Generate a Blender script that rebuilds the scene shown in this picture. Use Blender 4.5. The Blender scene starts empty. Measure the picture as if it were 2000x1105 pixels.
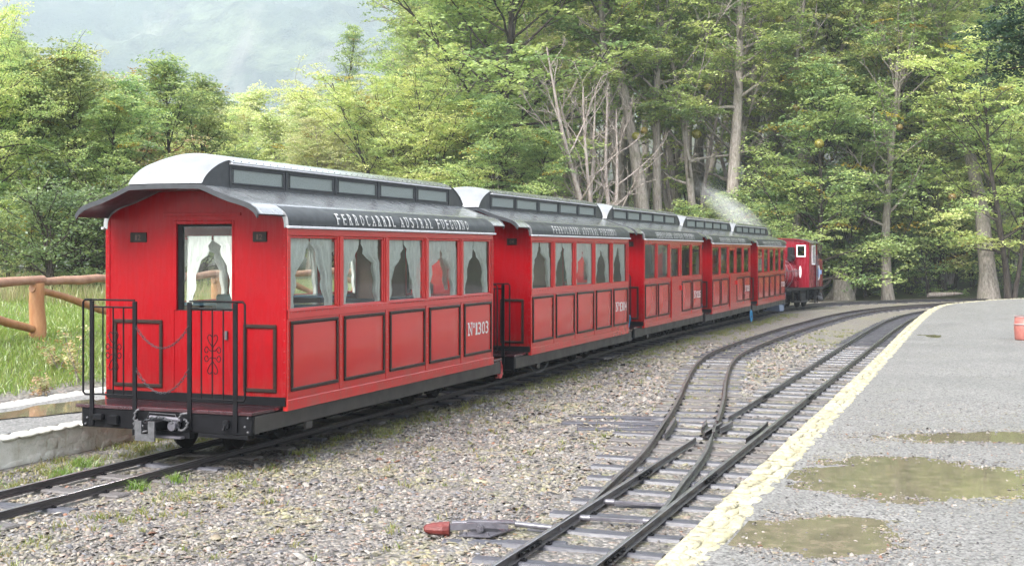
import bpy, math, random
import numpy as np
from mathutils import Vector, Matrix
random.seed(7)
R = math.radians
PI = math.pi
S = bpy.context.scene
C = S.collection

# ------------------------------------------------------------------ camera
CAM_H = 1.815
FPX = 2470.0          # focal length in pixels of the 2000 px wide photograph
cam_d = bpy.data.cameras.new('camera')
cam = bpy.data.objects.new('camera', cam_d)
C.objects.link(cam)
cam.location = (0, 0, CAM_H)
cam.rotation_euler = (R(90), 0, 0)
cam_d.sensor_width = 36
cam_d.lens = 36 * FPX / 2000
cam_d.shift_y = -0.03125
cam_d.clip_start = 0.1
cam_d.clip_end = 6000
S.camera = cam

# ------------------------------------------------------------------ sky, sun, exposure
SUN_ELEV, SUN_ROT = R(46), R(216)
w = bpy.data.worlds.new('World')
S.world = w
w.use_nodes = True
nt = w.node_tree
nt.nodes.clear()
sky = nt.nodes.new('ShaderNodeTexSky')
sky.sky_type = 'NISHITA'
sky.sun_disc = False
sky.sun_elevation = SUN_ELEV
sky.sun_rotation = SUN_ROT
sky.dust_density = 4.0
sky.air_density = 1.0
hs = nt.nodes.new('ShaderNodeHueSaturation')
hs.inputs['Saturation'].default_value = 0.28
bg = nt.nodes.new('ShaderNodeBackground')
bg.inputs['Strength'].default_value = 0.15
wo = nt.nodes.new('ShaderNodeOutputWorld')
nt.links.new(sky.outputs[0], hs.inputs['Color'])
nt.links.new(hs.outputs[0], bg.inputs['Color'])
nt.links.new(bg.outputs[0], wo.inputs['Surface'])
sd = bpy.data.lights.new('sun', 'SUN')
sd.energy = 1.35
sd.angle = R(24)
sd.color = (1.0, 0.965, 0.92)
sun = bpy.data.objects.new('sun', sd)
C.objects.link(sun)
# a Nishita rotation of a puts the sun towards (sin a, cos a)
sx, sy, sz = math.sin(SUN_ROT) * math.cos(SUN_ELEV), math.cos(SUN_ROT) * math.cos(SUN_ELEV), math.sin(SUN_ELEV)
sun.rotation_euler = Vector((sx, sy, sz)).to_track_quat('Z', 'Y').to_euler()
sun.location = (0, -5, 60)
S.view_settings.view_transform = 'Standard'
S.view_settings.look = 'None'
S.view_settings.exposure = 2.05
S.view_settings.gamma = 1.0
S.view_settings.use_curve_mapping = False
S.cycles.max_bounces = 7
S.cycles.diffuse_bounces = 3
S.cycles.glossy_bounces = 3
S.cycles.transmission_bounces = 4
S.cycles.transparent_max_bounces = 16
S.cycles.volume_bounces = 2
S.cycles.use_denoising = True
S.cycles.caustics_reflective = False
S.cycles.caustics_refractive = False
S.cycles.sample_clamp_indirect = 6
S.cycles.volume_step_rate = 1.0

# ------------------------------------------------------------------ frame of the railway: l = to the right of it, t = along it
TH = R(20.8)
CS, SN = math.cos(TH), math.sin(TH)
def W(l, t, z=0.0):
    return (l * CS + t * SN, -l * SN + t * CS, z)
def LT(x, y):
    return x * CS - y * SN, x * SN + y * CS

# ------------------------------------------------------------------ helpers
def tag(o, label=None, cat=None, group=None, kind=None):
    if label: o['label'] = label
    if cat: o['category'] = cat
    if group: o['group'] = group
    if kind: o['kind'] = kind
    return o
def empty(name, loc=(0, 0, 0), rz=0, label=None, cat=None, group=None):
    o = bpy.data.objects.new(name, None)
    o.empty_display_size = 0.2
    C.objects.link(o)
    o.location = loc
    o.rotation_euler = (0, 0, rz)
    return tag(o, label, cat, group)
def link(name, me, parent=None, loc=None, rot=None):
    o = bpy.data.objects.new(name, me)
    C.objects.link(o)
    if parent is not None: o.parent = parent
    if loc is not None: o.location = loc
    if rot is not None: o.rotation_euler = rot
    return o
def copy_tree(o, parent=None):
    c = o.copy()
    C.objects.link(c)
    c.parent = parent
    for ch in o.children:
        copy_tree(ch, c)
    return c
def np_mesh(name, V, F, mats, col=None, smooth=False, mi=None):
    V = np.asarray(V, dtype=np.float32)
    F = np.asarray(F, dtype=np.int32)
    me = bpy.data.meshes.new(name)
    me.vertices.add(len(V))
    me.vertices.foreach_set('co', V.ravel())
    n, k = F.shape
    me.loops.add(n * k)
    me.loops.foreach_set('vertex_index', F.ravel())
    me.polygons.add(n)
    me.polygons.foreach_set('loop_start', np.arange(0, n * k, k, dtype=np.int32))
    if smooth:
        me.polygons.foreach_set('use_smooth', np.ones(n, dtype=bool))
    for m in (mats if isinstance(mats, (list, tuple)) else [mats]):
        me.materials.append(m)
    if mi is not None:
        me.polygons.foreach_set('material_index', np.asarray(mi, dtype=np.int32))
    if col is not None:
        a = me.color_attributes.new('col', 'FLOAT_COLOR', 'POINT')
        c4 = np.ones((len(V), 4), dtype=np.float32)
        c4[:, :3] = col
        a.data.foreach_set('color', c4.ravel())
    me.update(calc_edges=True)
    return me

class MB:
    """collects simple shapes and links them as one mesh object"""
    def __init__(s):
        s.v, s.f, s.m, s.sm = [], [], [], []
    def add(s, vs, fs, mi=0, smooth=False):
        b = len(s.v)
        s.v += [tuple(p) for p in vs]
        for f in fs:
            s.f.append([b + i for i in f]); s.m.append(mi); s.sm.append(smooth)
        return s
    def box(s, x0, x1, y0, y1, z0, z1, mi=0, ch=0.0, M=None):
        if ch <= 0:
            vs = [(x, y, z) for x in (x0, x1) for y in (y0, y1) for z in (z0, z1)]
            fs = [(0, 1, 3, 2), (4, 6, 7, 5), (0, 4, 5, 1), (2, 3, 7, 6), (0, 2, 6, 4), (1, 5, 7, 3)]
        else:
            vs, idx = [], {}
            X, Y, Z = (x0, x1), (y0, y1), (z0, z1)
            for a in (0, 1):
                for b in (0, 1):
                    for c in (0, 1):
                        sx_, sy_, sz_ = (1 - 2 * a) * ch, (1 - 2 * b) * ch, (1 - 2 * c) * ch
                        idx[a, b, c] = len(vs)
                        vs += [(X[a], Y[b] + sy_, Z[c] + sz_), (X[a] + sx_, Y[b], Z[c] + sz_), (X[a] + sx_, Y[b] + sy_, Z[c])]
            g = lambda a, b, c, k: idx[a, b, c] + k
            fs = []
            for a in (0, 1):
                q = [g(a, 0, 0, 0), g(a, 0, 1, 0), g(a, 1, 1, 0), g(a, 1, 0, 0)]; fs.append(q if a == 0 else q[::-1])
                q = [g(0, a, 0, 1), g(1, a, 0, 1), g(1, a, 1, 1), g(0, a, 1, 1)]; fs.append(q if a == 0 else q[::-1])
                q = [g(0, 0, a, 2), g(0, 1, a, 2), g(1, 1, a, 2), g(1, 0, a, 2)]; fs.append(q if a == 0 else q[::-1])
            for a in (0, 1):
                for b in (0, 1):
                    fs.append([g(a, b, 0, 0), g(a, b, 1, 0), g(a, b, 1, 1), g(a, b, 0, 1)])
                    fs.append([g(a, 0, b, 0), g(a, 1, b, 0), g(a, 1, b, 2), g(a, 0, b, 2)])
                    fs.append([g(0, a, b, 1), g(1, a, b, 1), g(1, a, b, 2), g(0, a, b, 2)])
                    for c in (0, 1):
                        pass
            for a in (0, 1):
                for b in (0, 1):
                    for c in (0, 1):
                        fs.append([g(a, b, c, 0), g(a, b, c, 1), g(a, b, c, 2)])
        if M is not None: vs = [M @ Vector(p) for p in vs]
        return s.add(vs, fs, mi)
    def tube(s, pts, r, n=6, mi=0, cap=True, smooth=True, closed=False):
        pts = [Vector(p) for p in pts]
        rs = r if isinstance(r, (list, tuple)) else [r] * len(pts)
        vs, fs = [], []
        N = len(pts)
        up = None
        for i, p in enumerate(pts):
            a = pts[(i - 1) % N] if (closed or i > 0) else p
            b = pts[(i + 1) % N] if (closed or i < N - 1) else p
            d = (b - a)
            d = d.normalized() if d.length > 1e-9 else Vector((0, 0, 1))
            if up is None:
                up = Vector((0, 0, 1)) if abs(d.z) < 0.9 else Vector((1, 0, 0))
            e1 = (up - d * up.dot(d))
            if e1.length < 1e-6: e1 = d.orthogonal()
            e1.normalize(); up = e1
            e2 = d.cross(e1)
            for k in range(n):
                ang = 2 * PI * k / n
                vs.append(p + (e1 * math.cos(ang) + e2 * math.sin(ang)) * rs[i])
        for i in range(N if closed else N - 1):
            for k in range(n):
                a, b = i * n + k, i * n + (k + 1) % n
                j = ((i + 1) % N) * n
                fs.append((a, b, j + (k + 1) % n, j + k))
        s.add(vs, fs, mi, smooth)
        if cap and not closed:
            s.add(vs[:n], [list(range(n))[::-1]], mi)
            s.add(vs[-n:], [list(range(n))], mi)
        return s
    def cyl(s, p0, p1, r, n=12, mi=0, smooth=True):
        return s.tube([p0, p1], r, n, mi, True, smooth)
    def prism(s, outline, axis, a0, a1, mi=0, smooth=False):
        """outline in the plane across axis ('x': (y,z), 'y': (x,z), 'z': (x,y)), extruded from a0 to a1"""
        n = len(outline)
        def P(u, v, a):
            return {'x': (a, u, v), 'y': (u, a, v), 'z': (u, v, a)}[axis]
        vs = [P(u, v, a0) for u, v in outline] + [P(u, v, a1) for u, v in outline]
        fs = [list(range(n)), list(range(n, 2 * n))[::-1]]
        s.add(vs, fs, mi)
        s.add(vs, [(i, i + n, (i + 1) % n + n, (i + 1) % n) for i in range(n)], mi, smooth)
        return s
    def grid(s, rows, mi=0, smooth=True, closed=False):
        """rows: list of equally long lists of points"""
        n = len(rows[0])
        vs = [p for r in rows for p in r]
        fs = []
        for i in range(len(rows) - 1):
            for k in range(n - 1 + (1 if closed else 0)):
                fs.append((i * n + k, i * n + (k + 1) % n, (i + 1) * n + (k + 1) % n, (i + 1) * n + k))
        return s.add(vs, fs, mi, smooth)
    def sphere(s, c, r, n=8, m=5, mi=0, sc=(1, 1, 1)):
        rows = []
        for i in range(m + 1):
            th = PI * i / m
            rows.append([(c[0] + sc[0] * r * math.sin(th) * math.cos(2 * PI * k / n), c[1] + sc[1] * r * math.sin(th) * math.sin(2 * PI * k / n), c[2] + sc[2] * r * math.cos(th)) for k in range(n)])
        return s.grid(rows, mi, True, True)
    def lathe(s, prof, n=24, c=(0, 0), mi=0):
        rows = [[(c[0] + r * math.cos(2 * PI * k / n), c[1] + r * math.sin(2 * PI * k / n), z) for k in range(n)] for r, z in prof]
        return s.grid(rows, mi, True, True)
    def mesh(s, name, mats):
        me = bpy.data.meshes.new(name)
        me.from_pydata(s.v, [], s.f)
        for m in (mats if isinstance(mats, (list, tuple)) else [mats]):
            me.materials.append(m)
        me.polygons.foreach_set('material_index', s.m)
        me.polygons.foreach_set('use_smooth', s.sm)
        import bmesh
        bm = bmesh.new(); bm.from_mesh(me)
        bmesh.ops.recalc_face_normals(bm, faces=bm.faces)
        bm.to_mesh(me); bm.free()
        return me
    def build(s, name, mats, parent=None, loc=None, rot=None):
        return link(name, s.mesh(name, mats), parent, loc, rot)

CACHE = {}
def cached(key, name, mats, fn, parent=None, loc=None, rot=None):
    """alike pieces share one mesh"""
    if key not in CACHE:
        mb = MB(); fn(mb); CACHE[key] = mb.mesh(name, mats)
    return link(name, CACHE[key], parent, loc, rot)

# ------------------------------------------------------------------ materials
class NT:
    def __init__(s, name):
        s.mat = bpy.data.materials.new(name)
        s.mat.use_nodes = True
        s.t = s.mat.node_tree
        s.t.nodes.clear()
        s.out = s.t.nodes.new('ShaderNodeOutputMaterial')
    def n(s, typ, **kw):
        nd = s.t.nodes.new('ShaderNode' + typ)
        for k, v in kw.items():
            if k in nd.inputs.keys(): nd.inputs[k].default_value = v
            else: setattr(nd, k, v)
        return nd
    def l(s, a, b): s.t.links.new(a, b)
    def coord(s, which='Object'):
        return s.n('TexCoord').outputs[which]
    def noise(s, vec, scale, detail=4, rough=0.55, dist=0.0):
        nd = s.n('TexNoise', Scale=scale, Detail=detail, Roughness=rough, Distortion=dist)
        s.l(vec, nd.inputs['Vector'])
        return nd.outputs[0]
    def voro(s, vec, scale, feature='F1', out=0, rand=1.0):
        nd = s.n('TexVoronoi', Scale=scale, Randomness=rand)
        nd.feature = feature
        s.l(vec, nd.inputs['Vector'])
        return nd.outputs[out]
    def ramp(s, fac, stops, interp='LINEAR'):
        nd = s.n('ValToRGB')
        e = nd.color_ramp.elements
        nd.color_ramp.interpolation = interp
        while len(e) < len(stops): e.new(0.5)
        for i, (p, c) in enumerate(stops):
            e[i].position = p
            e[i].color = tuple(c) + (1,) if not isinstance(c, (int, float)) else (c, c, c, 1)
        s.l(fac, nd.inputs[0])
        return nd.outputs[0]
    def mix(s, fac, a, b, mode='MIX'):
        nd = s.n('Mix', data_type='RGBA', blend_type=mode)
        for sock, v in ((nd.inputs[0], fac), (nd.inputs[6], a), (nd.inputs[7], b)):
            if isinstance(v, (int, float)): sock.default_value = v
            elif isinstance(v, (tuple, list)): sock.default_value = tuple(v) + (1,)
            else: s.l(v, sock)
        return nd.outputs[2]
    def math(s, op, a, b=0.0):
        nd = s.n('Math', operation=op)
        for sock, v in zip(nd.inputs, (a, b)):
            if isinstance(v, (int, float)): sock.default_value = v
            else: s.l(v, sock)
        return nd.outputs[0]
    def scaled(s, vec, sc):
        nd = s.n('Mapping')
        nd.inputs['Scale'].default_value = sc
        s.l(vec, nd.inputs[0])
        return nd.outputs[0]
    def bump(s, h, strength=0.3, dist=0.01, normal=None):
        nd = s.n('Bump', Strength=strength, Distance=dist)
        s.l(h, nd.inputs['Height'])
        if normal is not None: s.l(normal, nd.inputs['Normal'])
        return nd.outputs[0]
    def bsdf(s, base, rough=0.5, metal=0.0, spec=0.5, normal=None, coat=0.0, coat_rough=0.1):
        b = s.n('BsdfPrincipled')
        for nm, v in (('Base Color', base), ('Roughness', rough), ('Metallic', metal), ('Specular IOR Level', spec), ('Coat Weight', coat), ('Coat Roughness', coat_rough)):
            if isinstance(v, (int, float)): b.inputs[nm].default_value = v
            elif isinstance(v, (tuple, list)): b.inputs[nm].default_value = tuple(v) + (1,)
            else: s.l(v, b.inputs[nm])
        if normal is not None: s.l(normal, b.inputs['Normal'])
        return b.outputs[0]
    def done(s, shader):
        s.l(shader, s.out.inputs['Surface'])
        return s.mat

def simple(name, c1, c2, scale=12, rough=0.5, r2=None, metal=0.0, bump=0.15, bd=0.004, spec=0.5, coat=0.0, stretch=None, detail=5):
    """two tones of one material broken up by noise, with fine relief"""
    m = NT(name)
    v = m.coord()
    if stretch: v = m.scaled(v, stretch)
    f = m.noise(v, scale, detail, 0.6)
    col = m.mix(m.ramp(f, [(0.3, 0.0), (0.7, 1.0)]), c1, c2)
    ro = m.ramp(m.noise(v, scale * 0.6, 3), [(0.3, rough), (0.75, rough if r2 is None else r2)])
    nrm = m.bump(m.noise(v, scale * 4, 4), bump, bd)
    return m.done(m.bsdf(col, ro, metal, spec, nrm, coat))

M = {}
def red_paint(name, base, dark, streak=0.5, bumpy=0.12, coat=0.5):
    m = NT(name)
    v = m.coord()
    st = m.noise(m.scaled(v, (9, 9, 1.1)), 2.2, 6, 0.62)          # rain streaks run down
    big = m.noise(v, 1.7, 3)
    c = m.mix(m.ramp(st, [(0.42, 0.0), (0.72, streak)]), base, dark)
    c = m.mix(m.ramp(big, [(0.35, 0.0), (0.8, 0.35)]), c, dark)
    ch = m.noise(v, 42, 3, 0.7)
    c = m.mix(m.ramp(ch, [(0.74, 0.0), (0.80, 0.5)]), c, (0.10, 0.02, 0.02))
    sx_ = m.n('SeparateXYZ'); m.l(v, sx_.inputs[0])
    dirt = m.math('MULTIPLY', m.ramp(sx_.outputs[2], [(0.40, 1.0), (0.72, 0.0)]), m.ramp(m.noise(v, 5.5, 6, 0.7), [(0.40, 0.0), (0.68, 0.55)]))
    c = m.mix(dirt, c, (0.14, 0.075, 0.05))
    ro = m.ramp(st, [(0.3, 0.22), (0.7, 0.22 + 0.3 * min(streak, 0.5))])
    drops = m.ramp(m.voro(v, 95), [(0.10, 1.0), (0.22, 0.0)])
    nrm = m.bump(drops, 0.10, 0.002)
    nrm = m.bump(m.noise(v, 2.6, 2), bumpy, 0.02, nrm)
    return m.done(m.bsdf(c, ro, 0.0, 0.15 + 0.5 * coat, nrm, coat, 0.16))
M['red'] = red_paint('red_paint', (0.45, 0.020, 0.019), (0.37, 0.014, 0.014), 0.08)
M['red_end'] = red_paint('red_end_paint', (0.26, 0.002, 0.006), (0.19, 0.0015, 0.006), 0.35, 0.12, 0.04)
M['moulding'] = simple('brown_moulding', (0.014, 0.007, 0.006), (0.030, 0.016, 0.012), 30, 0.35, 0.5, bump=0.1, spec=0.25)
M['rivet'] = simple('red_rivet', (0.28, 0.012, 0.012), (0.20, 0.01, 0.01), 30, 0.4)
def roof_mat(name, c1, c2, r1, r2, spec=0.6):
    m = NT(name)
    v = m.coord()
    a = m.noise(m.scaled(v, (1, 0.6, 1)), 5, 6, 0.65)
    col = m.mix(m.ramp(a, [(0.35, 0.0), (0.7, 1.0)]), c1, c2)
    sp = m.noise(v, 60, 2, 0.5)
    col = m.mix(m.ramp(sp, [(0.70, 0.0), (0.76, 0.6)]), col, (0.03, 0.03, 0.03))
    ro = m.ramp(m.noise(v, 7, 4), [(0.3, r1), (0.7, r2)])
    n1 = m.bump(m.ramp(m.voro(v, 110), [(0.1, 1.0), (0.25, 0.0)]), 0.12, 0.002)
    n1 = m.bump(m.noise(v, 3.0, 3), 0.15, 0.02, n1)
    return m.done(m.bsdf(col, ro, 0.2, spec, n1, 1.0, 0.2))
M['roof'] = roof_mat('wet_roof_paint_sky_lit', (0.20, 0.204, 0.212), (0.31, 0.314, 0.322), 0.16, 0.34, 1.0)  # lightened: sky sheen on the wet slopes is put into the colour
M['fascia'] = simple('roof_paint_shaded', (0.018, 0.019, 0.022), (0.038, 0.04, 0.045), 12, 0.3, 0.45, bump=0.1, spec=0.35)  # same roof paint, darkened for the upright band that reflects less sky
M['hood'] = roof_mat('hood_sheet_sky_lit', (0.20, 0.204, 0.212), (0.27, 0.274, 0.282), 0.3, 0.45)  # dark roof paint made pale, the reflected sky is in its colour
M['dark_roof'] = simple('dark_grey_roof_paint', (0.022, 0.024, 0.028), (0.042, 0.045, 0.052), 14, 0.32, 0.5, bump=0.1)
M['strip'] = simple('pale_drip_strip', (0.55, 0.54, 0.57), (0.68, 0.67, 0.70), 20, 0.25, 0.4, bump=0.05)
M['black'] = simple('black_iron', (0.003, 0.003, 0.004), (0.008, 0.008, 0.010), 18, 0.45, 0.6, bump=0.2, spec=0.14)
M['under'] = simple('grimy_underframe', (0.006, 0.005, 0.005), (0.016, 0.014, 0.012), 10, 0.7, 0.9, bump=0.3, spec=0.15)
M['solebar'] = simple('grey_solebar_paint', (0.020, 0.018, 0.017), (0.036, 0.033, 0.03), 8, 0.35, 0.55, bump=0.12)
M['deck'] = simple('wet_deck_paint', (0.028, 0.008, 0.012), (0.055, 0.022, 0.026), 9, 0.08, 0.3, bump=0.25, coat=0.5)
M['steel'] = simple('worn_grey_steel', (0.05, 0.05, 0.054), (0.12, 0.12, 0.128), 22, 0.45, 0.65, metal=0.2, bump=0.3)
M['white_print'] = simple('white_lettering', (0.52, 0.51, 0.50), (0.66, 0.65, 0.64), 40, 0.5, bump=0.05)
M['plate'] = simple('dark_number_plate', (0.010, 0.010, 0.009), (0.018, 0.016, 0.014), 40, 0.5, spec=0.15)
M['plate_text'] = simple('plate_digits', (0.07, 0.03, 0.022), (0.09, 0.04, 0.03), 40, 0.4)
M['inside'] = simple('coach_lining', (0.07, 0.042, 0.03), (0.11, 0.065, 0.042), 6, 0.6)
M['ceiling'] = simple('coach_ceiling', (0.42, 0.40, 0.36), (0.5, 0.48, 0.43), 4, 0.7)
M['seat'] = simple('dark_teal_seat', (0.012, 0.035, 0.05), (0.02, 0.06, 0.08), 14, 0.5)
M['table'] = simple('blue_table_top', (0.10, 0.19, 0.27), (0.13, 0.23, 0.31), 10, 0.2)
M['blue_hose'] = simple('blue_hose', (0.02, 0.20, 0.42), (0.03, 0.26, 0.5), 20, 0.35)
M['red_cable'] = simple('red_cable', (0.5, 0.07, 0.07), (0.42, 0.05, 0.05), 20, 0.35)
def glass_mat(name, tint, rough=0.015, refl=1.5):
    m = NT(name)
    fr = m.n('Fresnel', IOR=refl)
    nz = m.bump(m.noise(m.coord(), 1.6, 2), 0.05, 0.02)
    tr = m.n('BsdfTransparent'); tr.inputs[0].default_value = tint + (1,)
    gl = m.n('BsdfGlossy', Roughness=rough); m.l(nz, gl.inputs['Normal'])
    gl.inputs[0].default_value = (1, 1, 1, 1)
    mx = m.n('MixShader')
    m.l(fr.outputs[0], mx.inputs[0]); m.l(tr.outputs[0], mx.inputs[1]); m.l(gl.outputs[0], mx.inputs[2])
    return m.done(mx.outputs[0])
M['glass'] = glass_mat('window_glass', (0.95, 0.98, 0.96))
M['glass_dark'] = glass_mat('tinted_window_glass', (0.55, 0.60, 0.57), 0.02, 1.75)
M['frost'] = simple('clerestory_frosted_pane', (0.16, 0.185, 0.18), (0.24, 0.27, 0.26), 60, 0.35, 0.5, bump=0.2)
def curtain_mat():
    m = NT('thin_white_curtain')
    v = m.coord()
    c = m.mix(m.noise(v, 14, 3), (0.84, 0.87, 0.83), (0.92, 0.94, 0.90))
    d = m.n('BsdfDiffuse'); m.l(c, d.inputs[0])
    t = m.n('BsdfTranslucent'); m.l(c, t.inputs[0])
    mx = m.n('MixShader', Fac=0.12)
    m.l(d.outputs[0], mx.inputs[1]); m.l(t.outputs[0], mx.inputs[2])
    tr = m.n('BsdfTransparent')
    m2 = m.n('MixShader')
    m.l(m.ramp(m.noise(m.scaled(v, (30, 30, 3)), 2.0, 3), [(0.35, 0.02), (0.65, 0.22)]), m2.inputs[0])
    m.l(mx.outputs[0], m2.inputs[1]); m.l(tr.outputs[0], m2.inputs[2])
    return m.done(m2.outputs[0])
M['curtain'] = curtain_mat()
def rail_mat(name, side1, side2, top):
    m = NT(name)
    v = m.coord()
    a = m.noise(v, 14, 6, 0.65)
    c = m.mix(m.ramp(a, [(0.3, 0.0), (0.7, 1.0)]), side1, side2)
    return m.done(m.bsdf(c, m.ramp(a, [(0.3, 0.28), (0.7, 0.5)]), 0.2, 0.5, m.bump(m.noise(v, 60, 4), 0.25, 0.003), 0.3, 0.2))
M['rail'] = rail_mat('wet_rail_steel', (0.020, 0.017, 0.018), (0.045, 0.037, 0.038), None)
M['rail_rust'] = rail_mat('rusty_rail_steel', (0.022, 0.013, 0.014), (0.05, 0.026, 0.026), None)
def railhead_mat():
    m = NT('polished_rail_head')
    v = m.coord()
    a = m.noise(m.scaled(v, (1, 1, 1)), 9, 5, 0.6)
    c = m.mix(m.ramp(a, [(0.3, 0.0), (0.7, 1.0)]), (0.22, 0.215, 0.235), (0.42, 0.41, 0.43))
    return m.done(m.bsdf(c, 0.32, 0.8, 0.5, None, 0.4, 0.15))
M['railhead'] = railhead_mat()
M['sleeper'] = simple('wet_sleeper', (0.040, 0.040, 0.050), (0.092, 0.092, 0.108), 7, 0.3, 0.55, bump=0.5, bd=0.006, spec=0.3, coat=0.1, stretch=(1, 5, 1))
M['sleeper_wood'] = simple('grey_wood_sleeper', (0.06, 0.052, 0.05), (0.17, 0.155, 0.15), 9, 0.4, 0.7, bump=0.7, bd=0.008, stretch=(1, 8, 1))
# ================================================================== SETTING
def smooth(a, b, x):
    u = np.clip((x - a) / (b - a), 0, 1)
    return u * u * (3 - 2 * u)
def ground_z(x, y):
    x = np.asarray(x, float); y = np.asarray(y, float)
    l = x * CS - y * SN; t = x * SN + y * CS
    z = np.full_like(l, -0.086)
    z = z - 0.08 * smooth(24, 38, t)
    z = z + 0.26 * smooth(-9.6, -10.2, l)
    z = z + 0.48 * smooth(-10.2, -13.2, l) * smooth(60, 30, t) + 0.10 * np.maximum(0, -13.2 - l) * smooth(-60, -13, l) * 0.6
    r = np.hypot(x, y)
    back = smooth(-0.05, 0.12, x / np.maximum(r, 1))
    z = z + back * 0.16 * np.clip(y - 54, 0, 160)
    z = z + (1 - back) * 0.03 * np.clip(r - 60, 0, 200)
    z = z + 0.05 * np.sin(x * 0.9 + 1.3) * np.sin(y * 0.7) * smooth(48, 60, y) * 3
    return z
def gz(x, y): return float(ground_z(np.array([x]), np.array([y]))[0])

def axis(dense0, dense1, step, lo, hi, grow=1.22):
    a = list(np.arange(dense0, dense1 + 1e-6, step))
    s, p = step, dense1
    while p < hi: s *= grow; p += s; a.append(min(p, hi))
    s, p = step, dense0
    while p > lo: s *= grow; p -= s; a.insert(0, max(p, lo))
    return np.array(sorted(set(np.round(a, 4))))
ls = axis(-16, 1.0, 0.16, -1700, 1700, 1.14)
ts = axis(-4, 40, 0.25, -500, 2000, 1.12)
LL, TT = np.meshgrid(ls, ts)
GX, GY = LL * CS + TT * SN, -LL * SN + TT * CS
GZ = ground_z(GX, GY)
rg = np.random.RandomState(3)
GZ = GZ + rg.uniform(-0.008, 0.008, GZ.shape)
nr, nc = GX.shape
idx = np.arange(nr * nc).reshape(nr, nc)
F = np.stack([idx[:-1, :-1], idx[:-1, 1:], idx[1:, 1:], idx[1:, :-1]], -1).reshape(-1, 4)
# colour attribute: r = meadow, g = forest floor
mead = smooth(-10.35, -10.9, LL) * smooth(62, 45, TT)
fl = np.maximum(smooth(50.5, 52.5, GY) * smooth(-9, -4, LL), smooth(-16, -24, LL))
fl = np.maximum(fl, smooth(60, 66, TT))
col = np.stack([mead, fl, np.zeros_like(fl)], -1).reshape(-1, 3)
def ground_mat():
    m = NT('ground_gravel_and_grass')
    v = m.coord('Generated')
    v = m.n('NewGeometry').outputs['Position']
    at = m.n('Attribute', attribute_name='col')
    sep = m.n('SeparateColor'); m.l(at.outputs['Color'], sep.inputs[0])
    cell = m.n('TexVoronoi', Scale=26.0); m.l(v, cell.inputs['Vector'])
    cc = m.n('SeparateColor'); m.l(cell.outputs['Color'], cc.inputs[0])
    stone = m.ramp(cc.outputs[0], [(0.0, (0.07, 0.066, 0.063)), (0.3, (0.16, 0.145, 0.135)), (0.6, (0.24, 0.21, 0.19)), (0.85, (0.31, 0.29, 0.265)), (1.0, (0.30, 0.18, 0.13))])
    stone = m.mix(m.ramp(cell.outputs['Distance'], [(0.35, 0.0), (0.75, 0.85)]), stone, (0.02, 0.018, 0.015))
    fine = m.noise(v, 60, 3)
    stone = m.mix(0.25, stone, m.ramp(fine, [(0.3, (0.12, 0.11, 0.10)), (0.7, (0.4, 0.37, 0.34))]))
    moss = m.noise(v, 1.1, 6, 0.7)
    moss = m.math('MULTIPLY', m.ramp(moss, [(0.50, 0.0), (0.64, 1.0)]), m.ramp(m.noise(v, 9, 4, 0.7), [(0.42, 0.0), (0.6, 0.75)]))
    stone = m.mix(moss, stone, m.mix(m.noise(v, 20, 3), (0.16, 0.17, 0.04), (0.26, 0.24, 0.08)))
    gr = m.mix(m.ramp(m.noise(v, 1.6, 5), [(0.35, 0.0), (0.65, 1.0)]), (0.09, 0.13, 0.035), (0.17, 0.18, 0.06))
    gr = m.mix(m.ramp(m.noise(v, 14, 5, 0.7), [(0.45, 0.0), (0.7, 0.8)]), gr, (0.18, 0.14, 0.07))
    edge = m.math('ADD', sep.outputs[0], m.math('MULTIPLY', m.math('SUBTRACT', m.noise(v, 3, 5), 0.5), 0.8))
    c = m.mix(m.ramp(edge, [(0.42, 0.0), (0.6, 1.0)]), stone, gr)
    fo = m.mix(m.ramp(m.noise(v, 0.8, 6, 0.7), [(0.4, 0.0), (0.62, 1.0)]), (0.055, 0.042, 0.028), (0.05, 0.075, 0.025))
    fo = m.mix(m.ramp(m.noise(v, 7, 5, 0.7), [(0.5, 0.0), (0.7, 0.7)]), fo, (0.13, 0.10, 0.06))
    edge2 = m.math('ADD', sep.outputs[1], m.math('MULTIPLY', m.math('SUBTRACT', m.noise(v, 1.2, 5), 0.5), 0.7))
    c = m.mix(m.ramp(edge2, [(0.42, 0.0), (0.6, 1.0)]), c, fo)
    h = m.math('SUBTRACT', 1.0, cell.outputs['Distance'])
    n1 = m.bump(h, 0.8, 0.03)
    n1 = m.bump(fine, 0.4, 0.006, n1)
    return m.done(m.bsdf(c, m.ramp(fine, [(0.3, 0.35), (0.7, 0.7)]), 0, 0.5, n1))
M['ground'] = ground_mat()
V = np.stack([GX, GY, GZ], -1).reshape(-1, 3)
tag(link('ground', np_mesh('ground', V, F, M['ground'], col, True)), kind='structure')

# ---------------------------------------------------------------- mountain far behind, in the haze
def vnoise(x, y, seed):
    xi, yi = np.floor(x).astype(int), np.floor(y).astype(int)
    xf, yf = x - xi, y - yi
    def h(a, b):
        n = np.sin(a * 127.1 + b * 311.7 + seed * 74.7) * 43758.5453
        return n - np.floor(n)
    u, v_ = xf * xf * (3 - 2 * xf), yf * yf * (3 - 2 * yf)
    return (h(xi, yi) * (1 - u) + h(xi + 1, yi) * u) * (1 - v_) + (h(xi, yi + 1) * (1 - u) + h(xi + 1, yi + 1) * u) * v_
def fbm(x, y, seed, oct=5, ridge=False):
    s, a, f = 0, 0.5, 1.0
    for o in range(oct):
        n = vnoise(x * f, y * f, seed + o * 3)
        if ridge: n = 1 - np.abs(2 * n - 1)
        s = s + a * n; a *= 0.5; f *= 2.03
    return s
mx_ = np.linspace(-1150, 1400, 330)
my_ = np.linspace(600, 1950, 190)
MX, MY = np.meshgrid(mx_, my_)
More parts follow.
